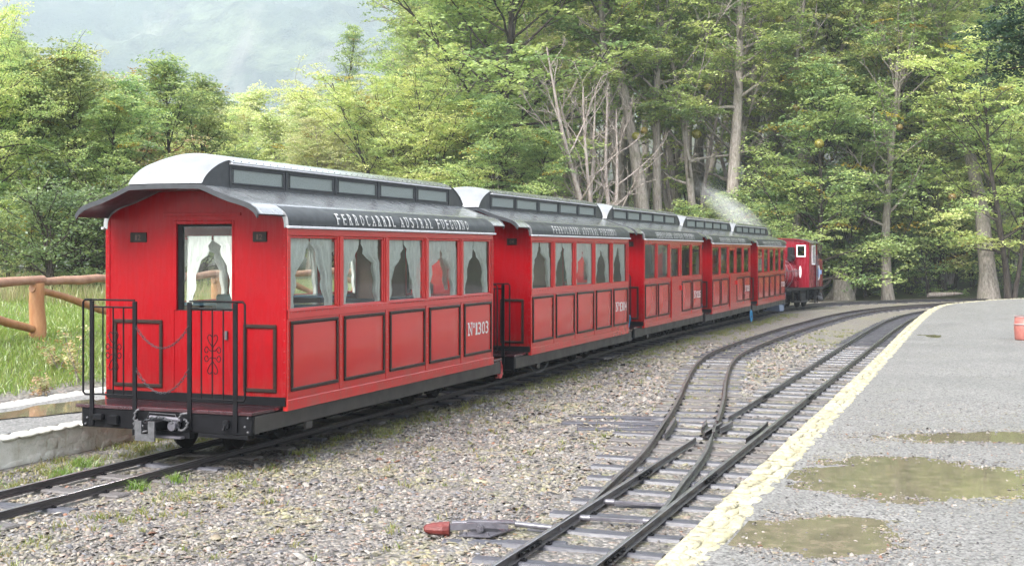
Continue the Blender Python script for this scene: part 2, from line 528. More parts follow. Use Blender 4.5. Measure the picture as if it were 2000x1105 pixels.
u = (MX * 0.75 + MY * 0.45) / 235.0
vv = (MX * -0.5 + MY * 0.85) / 540.0
rdg = fbm(u, vv, 5, 6, True)
base = 0.52 * np.clip(MY - 630 + 70 * np.sin(MX / 340.0), 0, None)
MZ = 0.5 + np.minimum(base, 470) * (0.42 + 0.95 * rdg) + 0.02 * (MX + 200) * (base / 470.0)
MZ = np.minimum(MZ, 580 + 8 * rdg)
nr, nc = MX.shape
idx = np.arange(nr * nc).reshape(nr, nc)
F = np.stack([idx[:-1, :-1], idx[:-1, 1:], idx[1:, 1:], idx[1:, :-1]], -1).reshape(-1, 4)
def mountain_mat():
    m = NT('forested_mountainside')
    v = m.n('NewGeometry').outputs['Position']
    sc = m.noise(m.scaled(v, (0.012, 0.003, 0.005)), 1.0, 7, 0.6, 0.6)
    c = m.mix(m.ramp(m.noise(v, 0.028, 8, 0.72), [(0.40, 0.0), (0.62, 1.0)]), (0.008, 0.018, 0.012), (0.10, 0.13, 0.07))
    c = m.mix(m.ramp(m.noise(m.scaled(v, (0.008, 0.003, 0.010)), 1.0, 5, 0.6, 0.4), [(0.42, 0.0), (0.56, 0.75)]), c, (0.012, 0.03, 0.022))
    c = m.mix(m.ramp(sc, [(0.54, 0.0), (0.66, 0.6)]), c, m.mix(m.noise(v, 0.04, 4), (0.15, 0.14, 0.125), (0.25, 0.23, 0.205)))
    return m.done(m.bsdf(c, 0.9, 0, 0.2, m.bump(m.noise(v, 0.05, 6, 0.75), 1.0, 9.0)))
M['mountain'] = mountain_mat()
tag(link('mountain', np_mesh('mountain', np.stack([MX, MY, MZ], -1).reshape(-1, 3), F, M['mountain'], None, True)), kind='structure')

# ---------------------------------------------------------------- platforms
def stone_verts(rng, n, sx, sy, sz):
    """one closed lumpy stone of few faces, about n sided, unit-ish"""
    rows = [(0.0, -0.5), (0.8, -0.32), (1.0, 0.1), (0.80, 0.42), (0.0, 0.5)]
    vs, fs = [(0, 0, -0.5 * sz)], []
    for r, z in rows[1:-1]:
        for k in range(n):
            a = 2 * PI * k / n + rng.uniform(-0.12, 0.12)
            rr = r * rng.uniform(0.86, 1.1) * 0.5
            ca, sa = math.cos(a), math.sin(a); q_ = 1.0 / max(abs(ca), abs(sa)) ** 0.62
            vs.append((rr * ca * q_ * sx, rr * sa * q_ * sy, z * sz * rng.uniform(0.85, 1.1)))
    vs.append((0, 0, 0.5 * sz))
    m = len(rows) - 2
    for k in range(n):
        fs.append((0, 1 + (k + 1) % n, 1 + k))
        for j in range(m - 1):
            a, b = 1 + j * n + k, 1 + j * n + (k + 1) % n
            fs.append((a, b, b + n, a + n))
        fs.append((1 + (m - 1) * n + k, 1 + (m - 1) * n + (k + 1) % n, len(vs) - 1))
    return vs, fs

def white_stone_mat():
    m = NT('cream_painted_stone')
    v = m.n('NewGeometry').outputs['Position']
    a = m.noise(v, 5, 6, 0.65)
    c = m.mix(m.ramp(a, [(0.35, 0.0), (0.65, 1.0)]), (0.34, 0.31, 0.20), (0.43, 0.405, 0.30))
    c = m.mix(m.ramp(m.noise(v, 22, 5, 0.7), [(0.52, 0.0), (0.62, 0.8)]), c, (0.17, 0.15, 0.11))
    return m.done(m.bsdf(c, 0.75, 0, 0.2, m.bump(m.noise(v, 35, 5), 0.8, 0.016)))
M['edge_stone'] = white_stone_mat()
def wall_stone_mat():
    m = NT('whitewashed_rubble_stone')
    v = m.n('NewGeometry').outputs['Position']
    a = m.noise(v, 4, 6, 0.65)
    c = m.mix(m.ramp(a, [(0.35, 0.0), (0.65, 1.0)]), (0.50, 0.49, 0.42), (0.68, 0.675, 0.62))
    c = m.mix(m.ramp(m.noise(m.scaled(v, (5, 5, 1.2)), 3, 5, 0.7), [(0.58, 0.0), (0.74, 0.6)]), c, (0.34, 0.24, 0.13))
    return m.done(m.bsdf(c, 0.6, 0, 0.4, m.bump(m.noise(v, 26, 6, 0.7), 0.9, 0.02)))
M['wall_stone'] = wall_stone_mat()
def gravel_mat(name, scale, dark, mid, light, wet=0.5):
    m = NT(name)
    v = m.n('NewGeometry').outputs['Position']
    cell = m.n('TexVoronoi', Scale=scale); m.l(v, cell.inputs['Vector'])
    cc = m.n('SeparateColor'); m.l(cell.outputs['Color'], cc.inputs[0])
    c = m.ramp(cc.outputs[1], [(0.0, dark), (0.25, mid), (0.7, light), (1.0, tuple(min(1, x * 1.25) for x in light))])
    c = m.mix(m.ramp(cell.outputs['Distance'], [(0.5, 0.0), (0.9, 0.6)]), c, dark)
    f2 = m.noise(v, scale * 2.2, 3)
    c = m.mix(0.3, c, m.ramp(f2, [(0.3, dark), (0.7, light)]))
    patch = m.noise(v, 0.7, 5, 0.6)
    c = m.mix(m.ramp(patch, [(0.45, 0.0), (0.70, 0.35)]), c, tuple(x * 0.6 for x in mid))
    moss = m.math('MULTIPLY', m.ramp(m.noise(v, 1.3, 5, 0.7), [(0.56, 0.0), (0.68, 1.0)]), m.ramp(m.noise(v, 16, 4), [(0.5, 0.0), (0.65, 0.35)]))
    c = m.mix(moss, c, (0.18, 0.18, 0.07))
    n1 = m.bump(m.math('SUBTRACT', 1.0, cell.outputs['Distance']), 0.55, 0.012)
    n1 = m.bump(f2, 0.4, 0.004, n1)
    ro = m.ramp(patch, [(0.3, 0.75), (0.62, 0.55)])
    return m.done(m.bsdf(c, ro, 0, 0.25, n1))
M['platform'] = gravel_mat('platform_fine_gravel', 62, (0.034, 0.033, 0.031), (0.168, 0.163, 0.156), (0.262, 0.254, 0.240))
M['platform_l'] = gravel_mat('far_platform_gravel', 50, (0.05, 0.05, 0.05), (0.18, 0.18, 0.175), (0.27, 0.265, 0.255))
def water_mat():
    m = NT('shallow_puddle_water')
    v = m.n('NewGeometry').outputs['Position']
    c = m.mix(m.ramp(m.noise(v, 9, 8, 0.75), [(0.40, 0.0), (0.60, 1.0)]), (0.11, 0.100, 0.066), (0.20, 0.168, 0.118))
    return m.done(m.bsdf(c, 0.05, 0, 0.5, m.bump(m.noise(v, 26, 3), 0.05, 0.004)))
M['water'] = water_mat()

PZ = 0.25
# track side edge of the right hand platform, (l, t)
PE = [(-1.50, -4), (-1.585, 6), (-1.60, 14), (-1.62, 20), (-1.67, 29.3), (-1.52, 37.5), (-0.83, 41.1), (0.66, 44.8), (3.6, 48.6), (8.5, 52.0), (20, 56)]
def polyl(pts, s_):
    """point at arc length s_ on polyline"""
    for (a, b), (c, d) in zip(pts, pts[1:]):
        L = math.hypot(c - a, d - b)
        if s_ <= L: return a + (c - a) * s_ / L, b + (d - b) * s_ / L
        s_ -= L
    return pts[-1]
def catmull(pts, n=8):
    P = [np.array(p, float) for p in pts]
    P = [2 * P[0] - P[1]] + P + [2 * P[-1] - P[-2]]
    out = []
    for i in range(1, len(P) - 2):
        for k in range(n):
            u = k / n
            a, b, c, d = P[i - 1], P[i], P[i + 1], P[i + 2]
            out.append(tuple(0.5 * ((2 * b) + (-a + c) * u + (2 * a - 5 * b + 4 * c - d) * u * u + (-a + 3 * b - 3 * c + d) * u ** 3)))
    out.append(tuple(P[-2]))
    return out
PEs = catmull(PE, 6)
pe_l = lambda t: np.interp(t, [p[1] for p in PEs], [p[0] for p in PEs])
PUD = [(2.80, 8.80, 0.86, 0.86, 1.0), (1.66, 6.95, 0.50, 0.56, 0.85), (4.25, 10.68, 1.30, 0.36, 0.75), (7.72, 23.3, 0.30, 0.5, 0.6), (2.05, 7.35, 0.28, 0.16, 0.5)]
def platform_z(x, y):
    z = PZ + 0.006 * (fbm(x * 1.4, y * 1.4, 3, 3) - 0.5) + 0.013 * (fbm(x * 11, y * 11, 11, 4) - 0.45)
    for cx, cy, rx, ry, k in PUD:
        d = np.hypot((x - cx) / rx, (y - cy) / ry) + 0.75 * (fbm(x * 2.6, y * 2.6, 8, 5) - 0.5)
        z = z - 0.019 * k * smooth(1.45, 0.5, d) + 0.010 * smooth(0.35, 0.15, np.abs(d - 0.95)) * (fbm(x * 17, y * 17, 23, 3) - 0.42)
    return z
rowsX, rowsY = [], []
tt = np.concatenate([np.arange(-4, 5.5, 0.5), np.arange(5.5, 13.6, 0.035), np.geomspace(13.7, 56, 60)])
uu = np.concatenate([np.arange(0, 5.4, 0.04), np.geomspace(5.5, 90, 40)])
TT, UU = np.meshgrid(tt, uu, indexing='ij')
LLp = pe_l(TT) + 0.20 + UU
PX, PY = LLp * CS + TT * SN, -LLp * SN + TT * CS
PZg = platform_z(PX, PY)
nr, nc = PX.shape
idx = np.arange(nr * nc).reshape(nr, nc)
F = np.stack([idx[:-1, :-1], idx[:-1, 1:], idx[1:, 1:], idx[1:, :-1]], -1).reshape(-1, 4)
tag(link('platform', np_mesh('platform', np.stack([PX, PY, PZg], -1).reshape(-1, 3), F, M['platform'], None, True)), kind='structure')
for cx, cy, rx, ry, k in PUD[:4]:
    mb = MB()
    n = 28
    pts = []
    for i in range(n):
        px_, py_ = cx + 1.5 * rx * math.cos(2 * PI * i / n), cy + 1.5 * ry * math.sin(2 * PI * i / n)
        l_, t_ = LT(px_, py_)
        l_ = max(l_, float(pe_l(t_)) + 0.26)
        pts.append(W(l_, t_, PZ - 0.0088))
    mb.add(pts, [list(range(n))])
    tag(mb.build('puddle', M['water']), kind='structure')

# platform kerb: its face and core, then the painted edge stones one by one
mb = MB()
rows = []
for l, t in PEs:
    rows.append([W(l + 0.02, t, -0.25), W(l + 0.0, t, PZ - 0.013), W(l + 0.24, t, PZ - 0.009), W(l + 0.25, t, -0.25)])
mb.grid(rows, 0, False)
kerb = tag(mb.build('platform_kerb', M['edge_stone']), 'low cream painted stone edging along the wide gravel platform on the right', 'platform edge')
rs = random.Random(5)
stone_meshes = []
for i in range(14):
    vs, fs = stone_verts(rs, 8, 1, 1, 1)
    q = MB().add(vs, fs, 0, True)
    stone_meshes.append(q.mesh('edge_stone', M['edge_stone']))
far = MB()
s_ = 4.0; cnt = 0
Ltot = 62
pos = 7.2
while pos < Ltot - 1:
    l, t = polyl(PEs, pos)
    l2, t2 = polyl(PEs, pos + 0.1)
    a = math.atan2(t2 - t, l2 - l)
    step = rs.uniform(0.08, 0.21)
    near = t < 15.5
    if not near: step *= 1.8
    # two or three stones across the band
    wds = rs.choice([(0.13, 0.12), (0.10, 0.15), (0.09, 0.08, 0.09), (0.15, 0.10)])
    off = 0.0
    for wd in wds:
        ln = step * rs.uniform(1.05, 1.35)
        cx, cy, _ = W(l + off + wd / 2, t + rs.uniform(-0.03, 0.03))
        rz = rs.uniform(-0.22, 0.22) - TH
        szz = rs.uniform(0.04, 0.055)
        if near and cnt < 299:
            o = link('edge_stone', rs.choice(stone_meshes), kerb, (cx, cy, PZ - 0.016 + rs.uniform(-0.007, 0.006)), (rs.uniform(-0.06, 0.06), rs.uniform(-0.06, 0.06), rz))
            o.scale = (wd * 0.97, ln * 0.93, szz)
            cnt += 1
        else:
            vs, fs = stone_verts(rs, 6, wd * 0.97, ln * 0.93, szz)
            Mx = Matrix.Translation((cx, cy, PZ - 0.018)) @ Matrix.Rotation(rz, 4, 'Z')
            far.add([Mx @ Vector(p) for p in vs], fs, 0, True)
        off += wd * 0.98
    pos += step
o = far.build('edge_stones', M['edge_stone'], kerb); o['kind'] = 'stuff'

# left platform behind the train: rubble wall painted white, gravel top, two white edges
FL, FB, FZ = -8.03, -9.83, 0.195
fp = empty('far_platform', W(FL, 4, -0.1), -TH, 'whitewashed rubble stone platform left of the rear coach, with a gravel top and a puddle', 'platform')
def flp(l, t, z=0):   # local to fp
    return (l - FL, t - 4, z + 0.1)
mb = MB()
x0, y0, _ = flp(FL - 0.03, -6); x1, y1, _ = flp(FB, 44)
mb.box(x1, x0 + 0.004, y0, y1, -0.1, FZ + 0.1 - 0.012)
mb.build('core', M['wall_stone'], fp)
mb = MB()
rows = []
for i in range(0, 100):
    t = -6 + i * 0.5
    rows.append([flp(FL - 0.13 - k * 0.28, t, FZ + 0.006 * math.sin(i * 1.7 + k * 2.3)) for k in range(6)])
mb.grid(rows, 0, True)
mb.build('gravel_top', M['platform_l'], fp)
rs = random.Random(11)
wm = []
for i in range(10):
    vs, fs = stone_verts(rs, 8, 1, 1, 1)
    q = MB().add([(p[0], p[1], p[2]) for p in vs], fs, 0, True)
    wm.append(q.mesh('wall_stone', M['wall_stone']))
# wall face: courses of flat lumpy stones
t = 4.6
for course, (zc, hh) in enumerate(((-0.07, 0.12), (0.055, 0.13))):
    t = 4.6 + course * 0.07
    while t < 12.2:
        wdt = rs.uniform(0.13, 0.30)
        o = link('wall_stone', rs.choice(wm), fp, flp(FL - 0.045 + rs.uniform(-0.008, 0.006), t + wdt / 2, zc + rs.uniform(-0.012, 0.012)), (rs.uniform(-0.1, 0.1), rs.uniform(-0.05, 0.05), rs.uniform(-0.05, 0.05)))
        o.scale = (0.055, wdt * 1.02, hh * 1.0)
        t += wdt
# cap stones on both edges
for lc, t0, t1 in ((FL - 0.07, 4.4, 12.4), (FB + 0.02, 6.0, 14.5)):
    t = t0
    while t < t1:
        wdt = rs.uniform(0.14, 0.34)
        o = link('cap_stone', rs.choice(wm), fp, flp(lc + rs.uniform(-0.01, 0.01), t + wdt / 2, FZ - 0.022 + rs.uniform(-0.006, 0.004)), (0, 0, rs.uniform(-0.06, 0.06)))
        o.scale = (0.20, wdt * 1.0, 0.06)
        t += wdt
mb = MB()
for lc in (FL - 0.07, FB + 0.02):
    for (ta, tb) in ((-6, 4.4), (12.4 if lc > -9 else 14.5, 44)):
        a = flp(lc - 0.09, ta, 0); b = flp(lc + 0.09, tb, 0)
        mb.box(a[0], b[0], a[1], b[1], 0.0, FZ + 0.1 + 0.012, ch=0.01)
mb.build('edging', M['wall_stone'], fp)
# puddle on it
cx, cy, _ = W(-8.95, 9.9)
mb = MB()
pr = random.Random(2)
pts = []
for i in range(30):
    a = 2 * PI * i / 30
    k = 1 + 0.16 * math.sin(3 * a + 1) + 0.10 * math.sin(7 * a)
    l_, t_ = -8.95 + 0.36 * k * math.cos(a), 10.35 + 0.8 * k * math.sin(a)
    pts.append(W(l_, t_, FZ + 0.011))
mb.add(pts, [list(range(30))])
tag(mb.build('puddle', M['water']), kind='structure')

# ================================================================== TRACKS
G = 0.275   # half the distance between rail centres
def path_normals(P):
    P = np.array(P, float)
    d = np.gradient(P, axis=0)
    d /= np.linalg.norm(d, axis=1)[:, None]
    return P, d, np.stack([d[:, 1], -d[:, 0]], -1)    # right hand normal
def rz_at(l, t):
    return -0.08 * float(smooth(24, 38, t))
RAILP = [(0.76 * a_, 0.74 * b_) for a_, b_ in [(-0.043, -0.078), (-0.043, -0.070), (-0.010, -0.060), (-0.008, -0.024), (-0.021, -0.017), (-0.021, -0.003), (-0.016, 0.0), (0.016, 0.0), (0.021, -0.003), (0.021, -0.017), (0.008, -0.024), (0.010, -0.060), (0.043, -0.070), (0.043, -0.078)]]
def rail(name, P, side, parent, mat='rail', taper=(0, 0), z=None):
    """a rail swept along a path given in (l, t)"""
    P, d, nrm = path_normals(P)
    mb = MB()
    rows = []
    N = len(P)
    for i in range(N):
        l, t = P[i] + nrm[i] * side
        zz = rz_at(l, t)
        k = 1.0
        if taper[0] and i < taper[0]: k = 0.25 + 0.75 * i / taper[0]
        if taper[1] and i >= N - taper[1]: k = 0.25 + 0.75 * (N - 1 - i) / taper[1]
        row = []
        for u, v in RAILP:
            q = (l + nrm[i][0] * u * k, t + nrm[i][1] * u * k)
            row.append(W(q[0], q[1], zz + v))
        rows.append(row)
    mb.grid(rows, 0, False)
    # the head is its own material
    nf = len(RAILP) - 1
    for i in range(len(mb.f)):
        if (i % nf) in (5, 6, 7): mb.m[i] = 1
    mb.add(rows[0], [list(range(len(RAILP)))]); mb.add(rows[-1], [list(range(len(RAILP)))])
    return mb.build(name, [M[mat], M['railhead']], parent)
rs = random.Random(9)
SLEEPER_SPOTS = []
def sleeper_mesh(key, wood):
    if key in CACHE: return CACHE[key]
    mb = MB()
    if wood:
        mb.box(-0.5, 0.5, -0.075, 0.075, -0.10, 0, ch=0.012)
    else:   # pressed steel trough
        mb.prism([(-0.085, -0.08), (-0.05, -0.006), (-0.042, 0.0), (0.042, 0.0), (0.05, -0.006), (0.085, -0.08)], 'x', -0.5, 0.5)
    CACHE[key] = mb.mesh('sleeper', M['sleeper_wood' if wood else 'sleeper'])
    return CACHE[key]
def sleepers(P, t0, t1, step, parent, length=1.02, wood=0.0, far_from=99, off=0.0, clips=True):
    P, d, nrm = path_normals(P)
    s = np.concatenate([[0], np.cumsum(np.linalg.norm(np.diff(P, axis=0), axis=1))])
    q = 0.1
    farmb = MB(); cl = MB()
    while q < s[-1]:
        l, t = np.interp(q, s, P[:, 0]), np.interp(q, s, P[:, 1])
        nx, ny = np.interp(q, s, nrm[:, 0]), np.interp(q, s, nrm[:, 1])
        if t0 <= t <= t1:
            L_ = length(t) if callable(length) else length
            o_ = off(t) if callable(off) else off
            L_ *= rs.uniform(0.97, 1.04)
            x, y, _ = W(l + nx * o_, t + ny * o_)
            a = math.atan2(-nx * SN + ny * CS, nx * CS + ny * SN) + rs.uniform(-0.015, 0.015)
            z = rz_at(l, t) - 0.059 + rs.uniform(-0.004, 0.0)
            wd = rs.random() < wood
            if t < 22: SLEEPER_SPOTS.append((l + nx * o_, t + ny * o_, L_ / 2, nx, ny))
            if t < far_from:
                o = link('sleeper', sleeper_mesh('slw' if wd else 'sls', wd), parent, (x, y, z), (0, 0, a))
                o.scale = (L_, rs.uniform(0.9, 1.1), 1)
            else:
                Mx = Matrix.Translation((x, y, z)) @ Matrix.Rotation(a, 4, 'Z')
                farmb.box(-L_ / 2, L_ / 2, -0.07, 0.07, -0.06, 0, M=Mx)
            if clips and t < 16:
                for sd in (-G, G):
                    for e in (-0.050, 0.050):
                        px, py, _ = W(l + nx * (sd + e), t + ny * (sd + e))
                        Mx = Matrix.Translation((px, py, z + 0.008)) @ Matrix.Rotation(a, 4, 'Z')
                        cl.box(-0.018, 0.018, -0.016, 0.016, -0.01, 0.004, M=Mx)
                        cl.tube([Mx @ Vector((0, 0, 0.002)), Mx @ Vector((0, 0, 0.013))], 0.008, 6)
        q += step * rs.uniform(0.93, 1.07)
    if farmb.v: farmb.build('sleepers', M['sleeper'], parent)['kind'] = 'stuff'
    if cl.v: cl.build('rail_clips', M['black'], parent)['kind'] = 'stuff'
def fishplates(P, ts_, parent):
    P, d, nrm = path_normals(P)
    for t in ts_:
        l = np.interp(t, P[:, 1], P[:, 0])
        for sd in (-1, 1):
            for e in (-1, 1):
                mb = MB()
                mb.box(-0.005, 0.005, -0.20, 0.20, -0.044, -0.019, ch=0.002)
                for k in (-0.15, -0.05, 0.05, 0.15):
                    mb.tube([(0, k, -0.031), (e * 0.020, k, -0.031)], 0.010, 6)
                x, y, _ = W(l + sd * G + e * 0.017, t)
                mb.build('fishplate', M['black'], parent, (x, y, 0), (0, 0, -TH))

# path of the train's own track
TP = [(-6.754, -3), (-6.754, 2), (-6.754, 9), (-6.76, 14), (-6.80, 19), (-6.90, 24), (-6.945, 29), (-6.95, 34.6), (-6.95, 39.5)]
for wx_, wy_ in ((8.95, 42.4), (10.4, 44.7), (12.6, 47.0), (15.4, 49.0), (19.5, 50.7), (25, 52.0), (33, 53.0), (45, 53.6), (70, 54)):
    TP.append(LT(wx_, wy_))
TPs = catmull(TP, 8)
t1 = empty('railway_track', (0, 0, 0), 0, 'narrow gauge track with dark rails that the red train stands on', 'railway track', 'narrow gauge tracks')
rail('rail', TPs, -G, t1); rail('rail', TPs, G, t1)
sleepers(TPs, 2, 60, 0.62, t1, 1.0, 0.5, 14)
# middle track: leaves the platform track at the turnout and runs beside the train
DP = [(-2.43, 8.05), (-2.46, 8.8), (-2.56, 9.8), (-2.71, 11.3), (-3.03, 13.4), (-3.38, 15.5), (-3.77, 17.6), (-4.22, 20.3), (-4.46, 22.5), (-4.52, 25), (-4.53, 29), (-4.50, 32.4), (-4.25, 38.3), (-3.55, 43), (-2.2, 47), (0.5, 51.6), (4, 55), (9, 58), (16, 61)]
DPs = catmull(DP, 10)
t3 = empty('railway_track', (0, 0, 0), 0, 'middle track with two reddish rusty rails, curving away from the switch towards the train', 'railway track', 'narrow gauge tracks')
rl = rail('rail', DPs, -G, t3, 'rail_rust', (12, 0)); rl['label'] = 'rusty curved outer rail'
rail('rail', [p for p in DPs if p[1] > 13.3], G, t3, 'rail_rust')
rail('closure_rail', [p for p in DPs if p[1] < 12.75], G, t3, 'rail', (12, 4))
sleepers(DPs, 13.9, 60, 0.60, t3, 1.02, 0.35, 22)
# platform track
PT = [(-2.43, -3), (-2.43, 5), (-2.43, 10), (-2.43, 18), (-2.43, 26), (-2.45, 32), (-2.38, 37), (-2.0, 41), (-1.1, 44.6), (0.5, 48.0), (2.5, 50.8), (6, 54)]
PTs = catmull(PT, 10)
t2 = empty('railway_track', (0, 0, 0), 0, 'dark wet track nearest the cream platform edge, with the points lever beside it', 'railway track', 'narrow gauge tracks')
rail('rail', [p for p in PTs if p[1] < 12.45], -G, t2, 'rail', (0, 3)); rail('rail', [p for p in PTs if p[1] > 13.05], -G, t2, 'rail', (3, 0)); rail('rail', PTs, G, t2)
def slen(t): return 1.05 + (0.9 * min(1, max(0, (t - 9) / 4.5)) if t < 13.9 else 0)
def soff(t): return -(0.45 * min(1, max(0, (t - 9) / 4.5))) if t < 13.9 else 0.0
sleepers(PTs, 4.3, 50, 0.50, t2, slen, 0.25, 26, soff)
fishplates(PTs, (7.4, 10.2, 16.3), t2)
# frog: the crossing of the two rails, wing rails and check rails
def lt_interp(P, t): return float(np.interp(t, [p[1] for p in P], [p[0] for p in P]))
frog = MB()
mb = MB()
nl, nt_ = -2.705, 12.9
for (a, b) in (((-2.705, 12.55), (-2.69, 13.35)), ((-2.62, 12.60), (-2.76, 13.35))):
    P = [(a[0] + (b[0] - a[0]) * k / 6, a[1] + (b[1] - a[1]) * k / 6) for k in range(7)]
    rail('frog_rail', P, 0, t2)
for l0, l1, ta, tb in ((-2.62, -2.60, 12.9, 13.5), (-2.24, -2.24, 12.3, 13.6), (-2.80, -2.88, 12.9, 13.5)):
    P = [(l0 + (l1 - l0) * k / 6, ta + (tb - ta) * k / 6) for k in range(7)]
    rail('check_rail', P, 0, t2, 'rail', (2, 2))
P = [(lt_interp(DPs, t) - G + 0.085, t) for t in np.linspace(12.3, 13.7, 9)]
rail('check_rail', P, 0, t3, 'rail', (2, 2))
# loose old sleepers lying left of the turnout
for k, (l0, l1, t) in enumerate(((-4.45, -3.2, 13.35), (-4.5, -3.3, 13.85), (-4.15, -3.1, 12.95))):
    mb = MB().box(-0.5, 0.5, -0.06, 0.06, -0.07, 0, ch=0.012)
    x, y, _ = W((l0 + l1) / 2, t, 0)
    o = mb.build('old_sleeper', M['sleeper'], None, (x, y, -0.058), (0, 0, -TH + 0.26 + 0.02 * k))
    o.scale = ((l1 - l0), 1, 1)
    tag(o, ['front one of three long dark sleepers sticking out left of the points', 'rear one of three long dark sleepers sticking out left of the points', 'shortest of three long dark sleepers left of the points, nearest the camera'][k], 'sleeper', 'long sleepers beside the points')

# ---------------------------------------------------------------- points lever with its red counterweight
lv = empty('points_lever', W(-3.35, 7.75, -0.07), -TH + R(0), 'switch lever lying flat on the ballast, rusty red counterweight at its left end', 'switch lever')
# works in camera-like axes: long side points right across the picture
lv.rotation_euler = (0, 0, R(-4))
lv.location = (-0.44, 8.52, -0.085)
M['cw'] = simple('chipped_red_counterweight', (0.10, 0.014, 0.013), (0.17, 0.03, 0.025), 18, 0.4, 0.6, bump=0.5, bd=0.006)
M['lever_steel'] = simple('wet_lever_steel', (0.07, 0.065, 0.078), (0.14, 0.135, 0.155), 16, 0.25, 0.5, metal=0.2, bump=0.4, bd=0.004, coat=0.4)
mb = MB()
vs = []
secs = [(-0.17, 0.030, 0.022), (-0.155, 0.045, 0.035), (-0.09, 0.066, 0.052), (-0.02, 0.072, 0.058), (0.03, 0.052, 0.062), (0.035, 0.036, 0.036)]
rows = [[(x, a * math.cos(2 * PI * k / 12), 0.055 + b * math.sin(2 * PI * k / 12)) for k in range(12)] for x, a, b in secs]
mb.grid(rows, 0, False, True); mb.add(rows[0], [list(range(12))]); mb.add(rows[-1], [list(range(12))])
cwt = mb.build('counterweight', M['cw'], lv, (0.0, -0.06, 0.0))
cwt.scale = (0.85, 0.8, 0.8)
mb = MB(); mb.prism([(0.03, 0.035), (0.03, 0.075), (0.30, 0.092), (0.42, 0.075), (0.42, 0.05), (0.28, 0.055)], 'y', -0.075, -0.050)
mb.build('lever_arm', M['lever_steel'], lv)
mb = MB().prism([(0.10, -0.17), (0.31, -0.19), (0.46, 0.06), (0.22, 0.06)], 'z', 0.018, 0.028)
for bx_, by_ in ((0.14, -0.15), (0.29, -0.16), (0.22, 0.02), (0.40, 0.02)):
    mb.cyl((bx_, by_, 0.028), (bx_, by_, 0.045), 0.012, 6)
mb.build('base_plate', M['lever_steel'], lv)
mb = MB().prism([(0.16, 0.028), (0.235, 0.085), (0.28, 0.085), (0.37, 0.028)], 'y', -0.045, -0.02)
mb.cyl((0.235, -0.11, 0.055), (0.235, -0.02, 0.055), 0.024, 12); mb.cyl((0.235, -0.125, 0.055), (0.235, -0.11, 0.055), 0.013, 6)
mb.build('pivot_bracket', M['lever_steel'], lv)
mb = MB().box(0.13, 0.46, 0.03, 0.10, 0.06, 0.078, ch=0.004); mb.cyl((0.03, 0.06, 0.055), (0.13, 0.06, 0.06), 0.016, 8)
mb.build('link_plate', M['lever_steel'], lv)
mb = MB(); mb.cyl((0.46, 0.05, 0.06), (0.74, 0.0, 0.045), 0.020, 10); mb.cyl((0.74, -0.03, 0.04), (0.74, 0.03, 0.04), 0.034, 14); mb.cyl((0.74, -0.045, 0.04), (0.74, -0.03, 0.04), 0.016, 6)
mb.build('throw_rod', M['lever_steel'], lv)
mb = MB().box(0.0, 0.82, -0.30, -0.20, -0.06, 0.012, ch=0.01)
mb.build('mounting_sleeper', M['sleeper'], lv)
# stretcher bars between the switch blades
for t in (8.45, 9.05):
    mb = MB().box(-0.26, 0.26, -0.018, 0.018, -0.012, 0.012, ch=0.003); mb.cyl((-0.27, 0, 0), (-0.17, 0, 0), 0.024, 10); mb.cyl((0.2, 0, 0), (0.26, 0, 0), 0.022, 10)
    x, y, _ = W(-2.45, t)
    mb.build('stretcher_bar', M['lever_steel'], t2, (x, y, -0.045), (0, 0, -TH + 0.12))
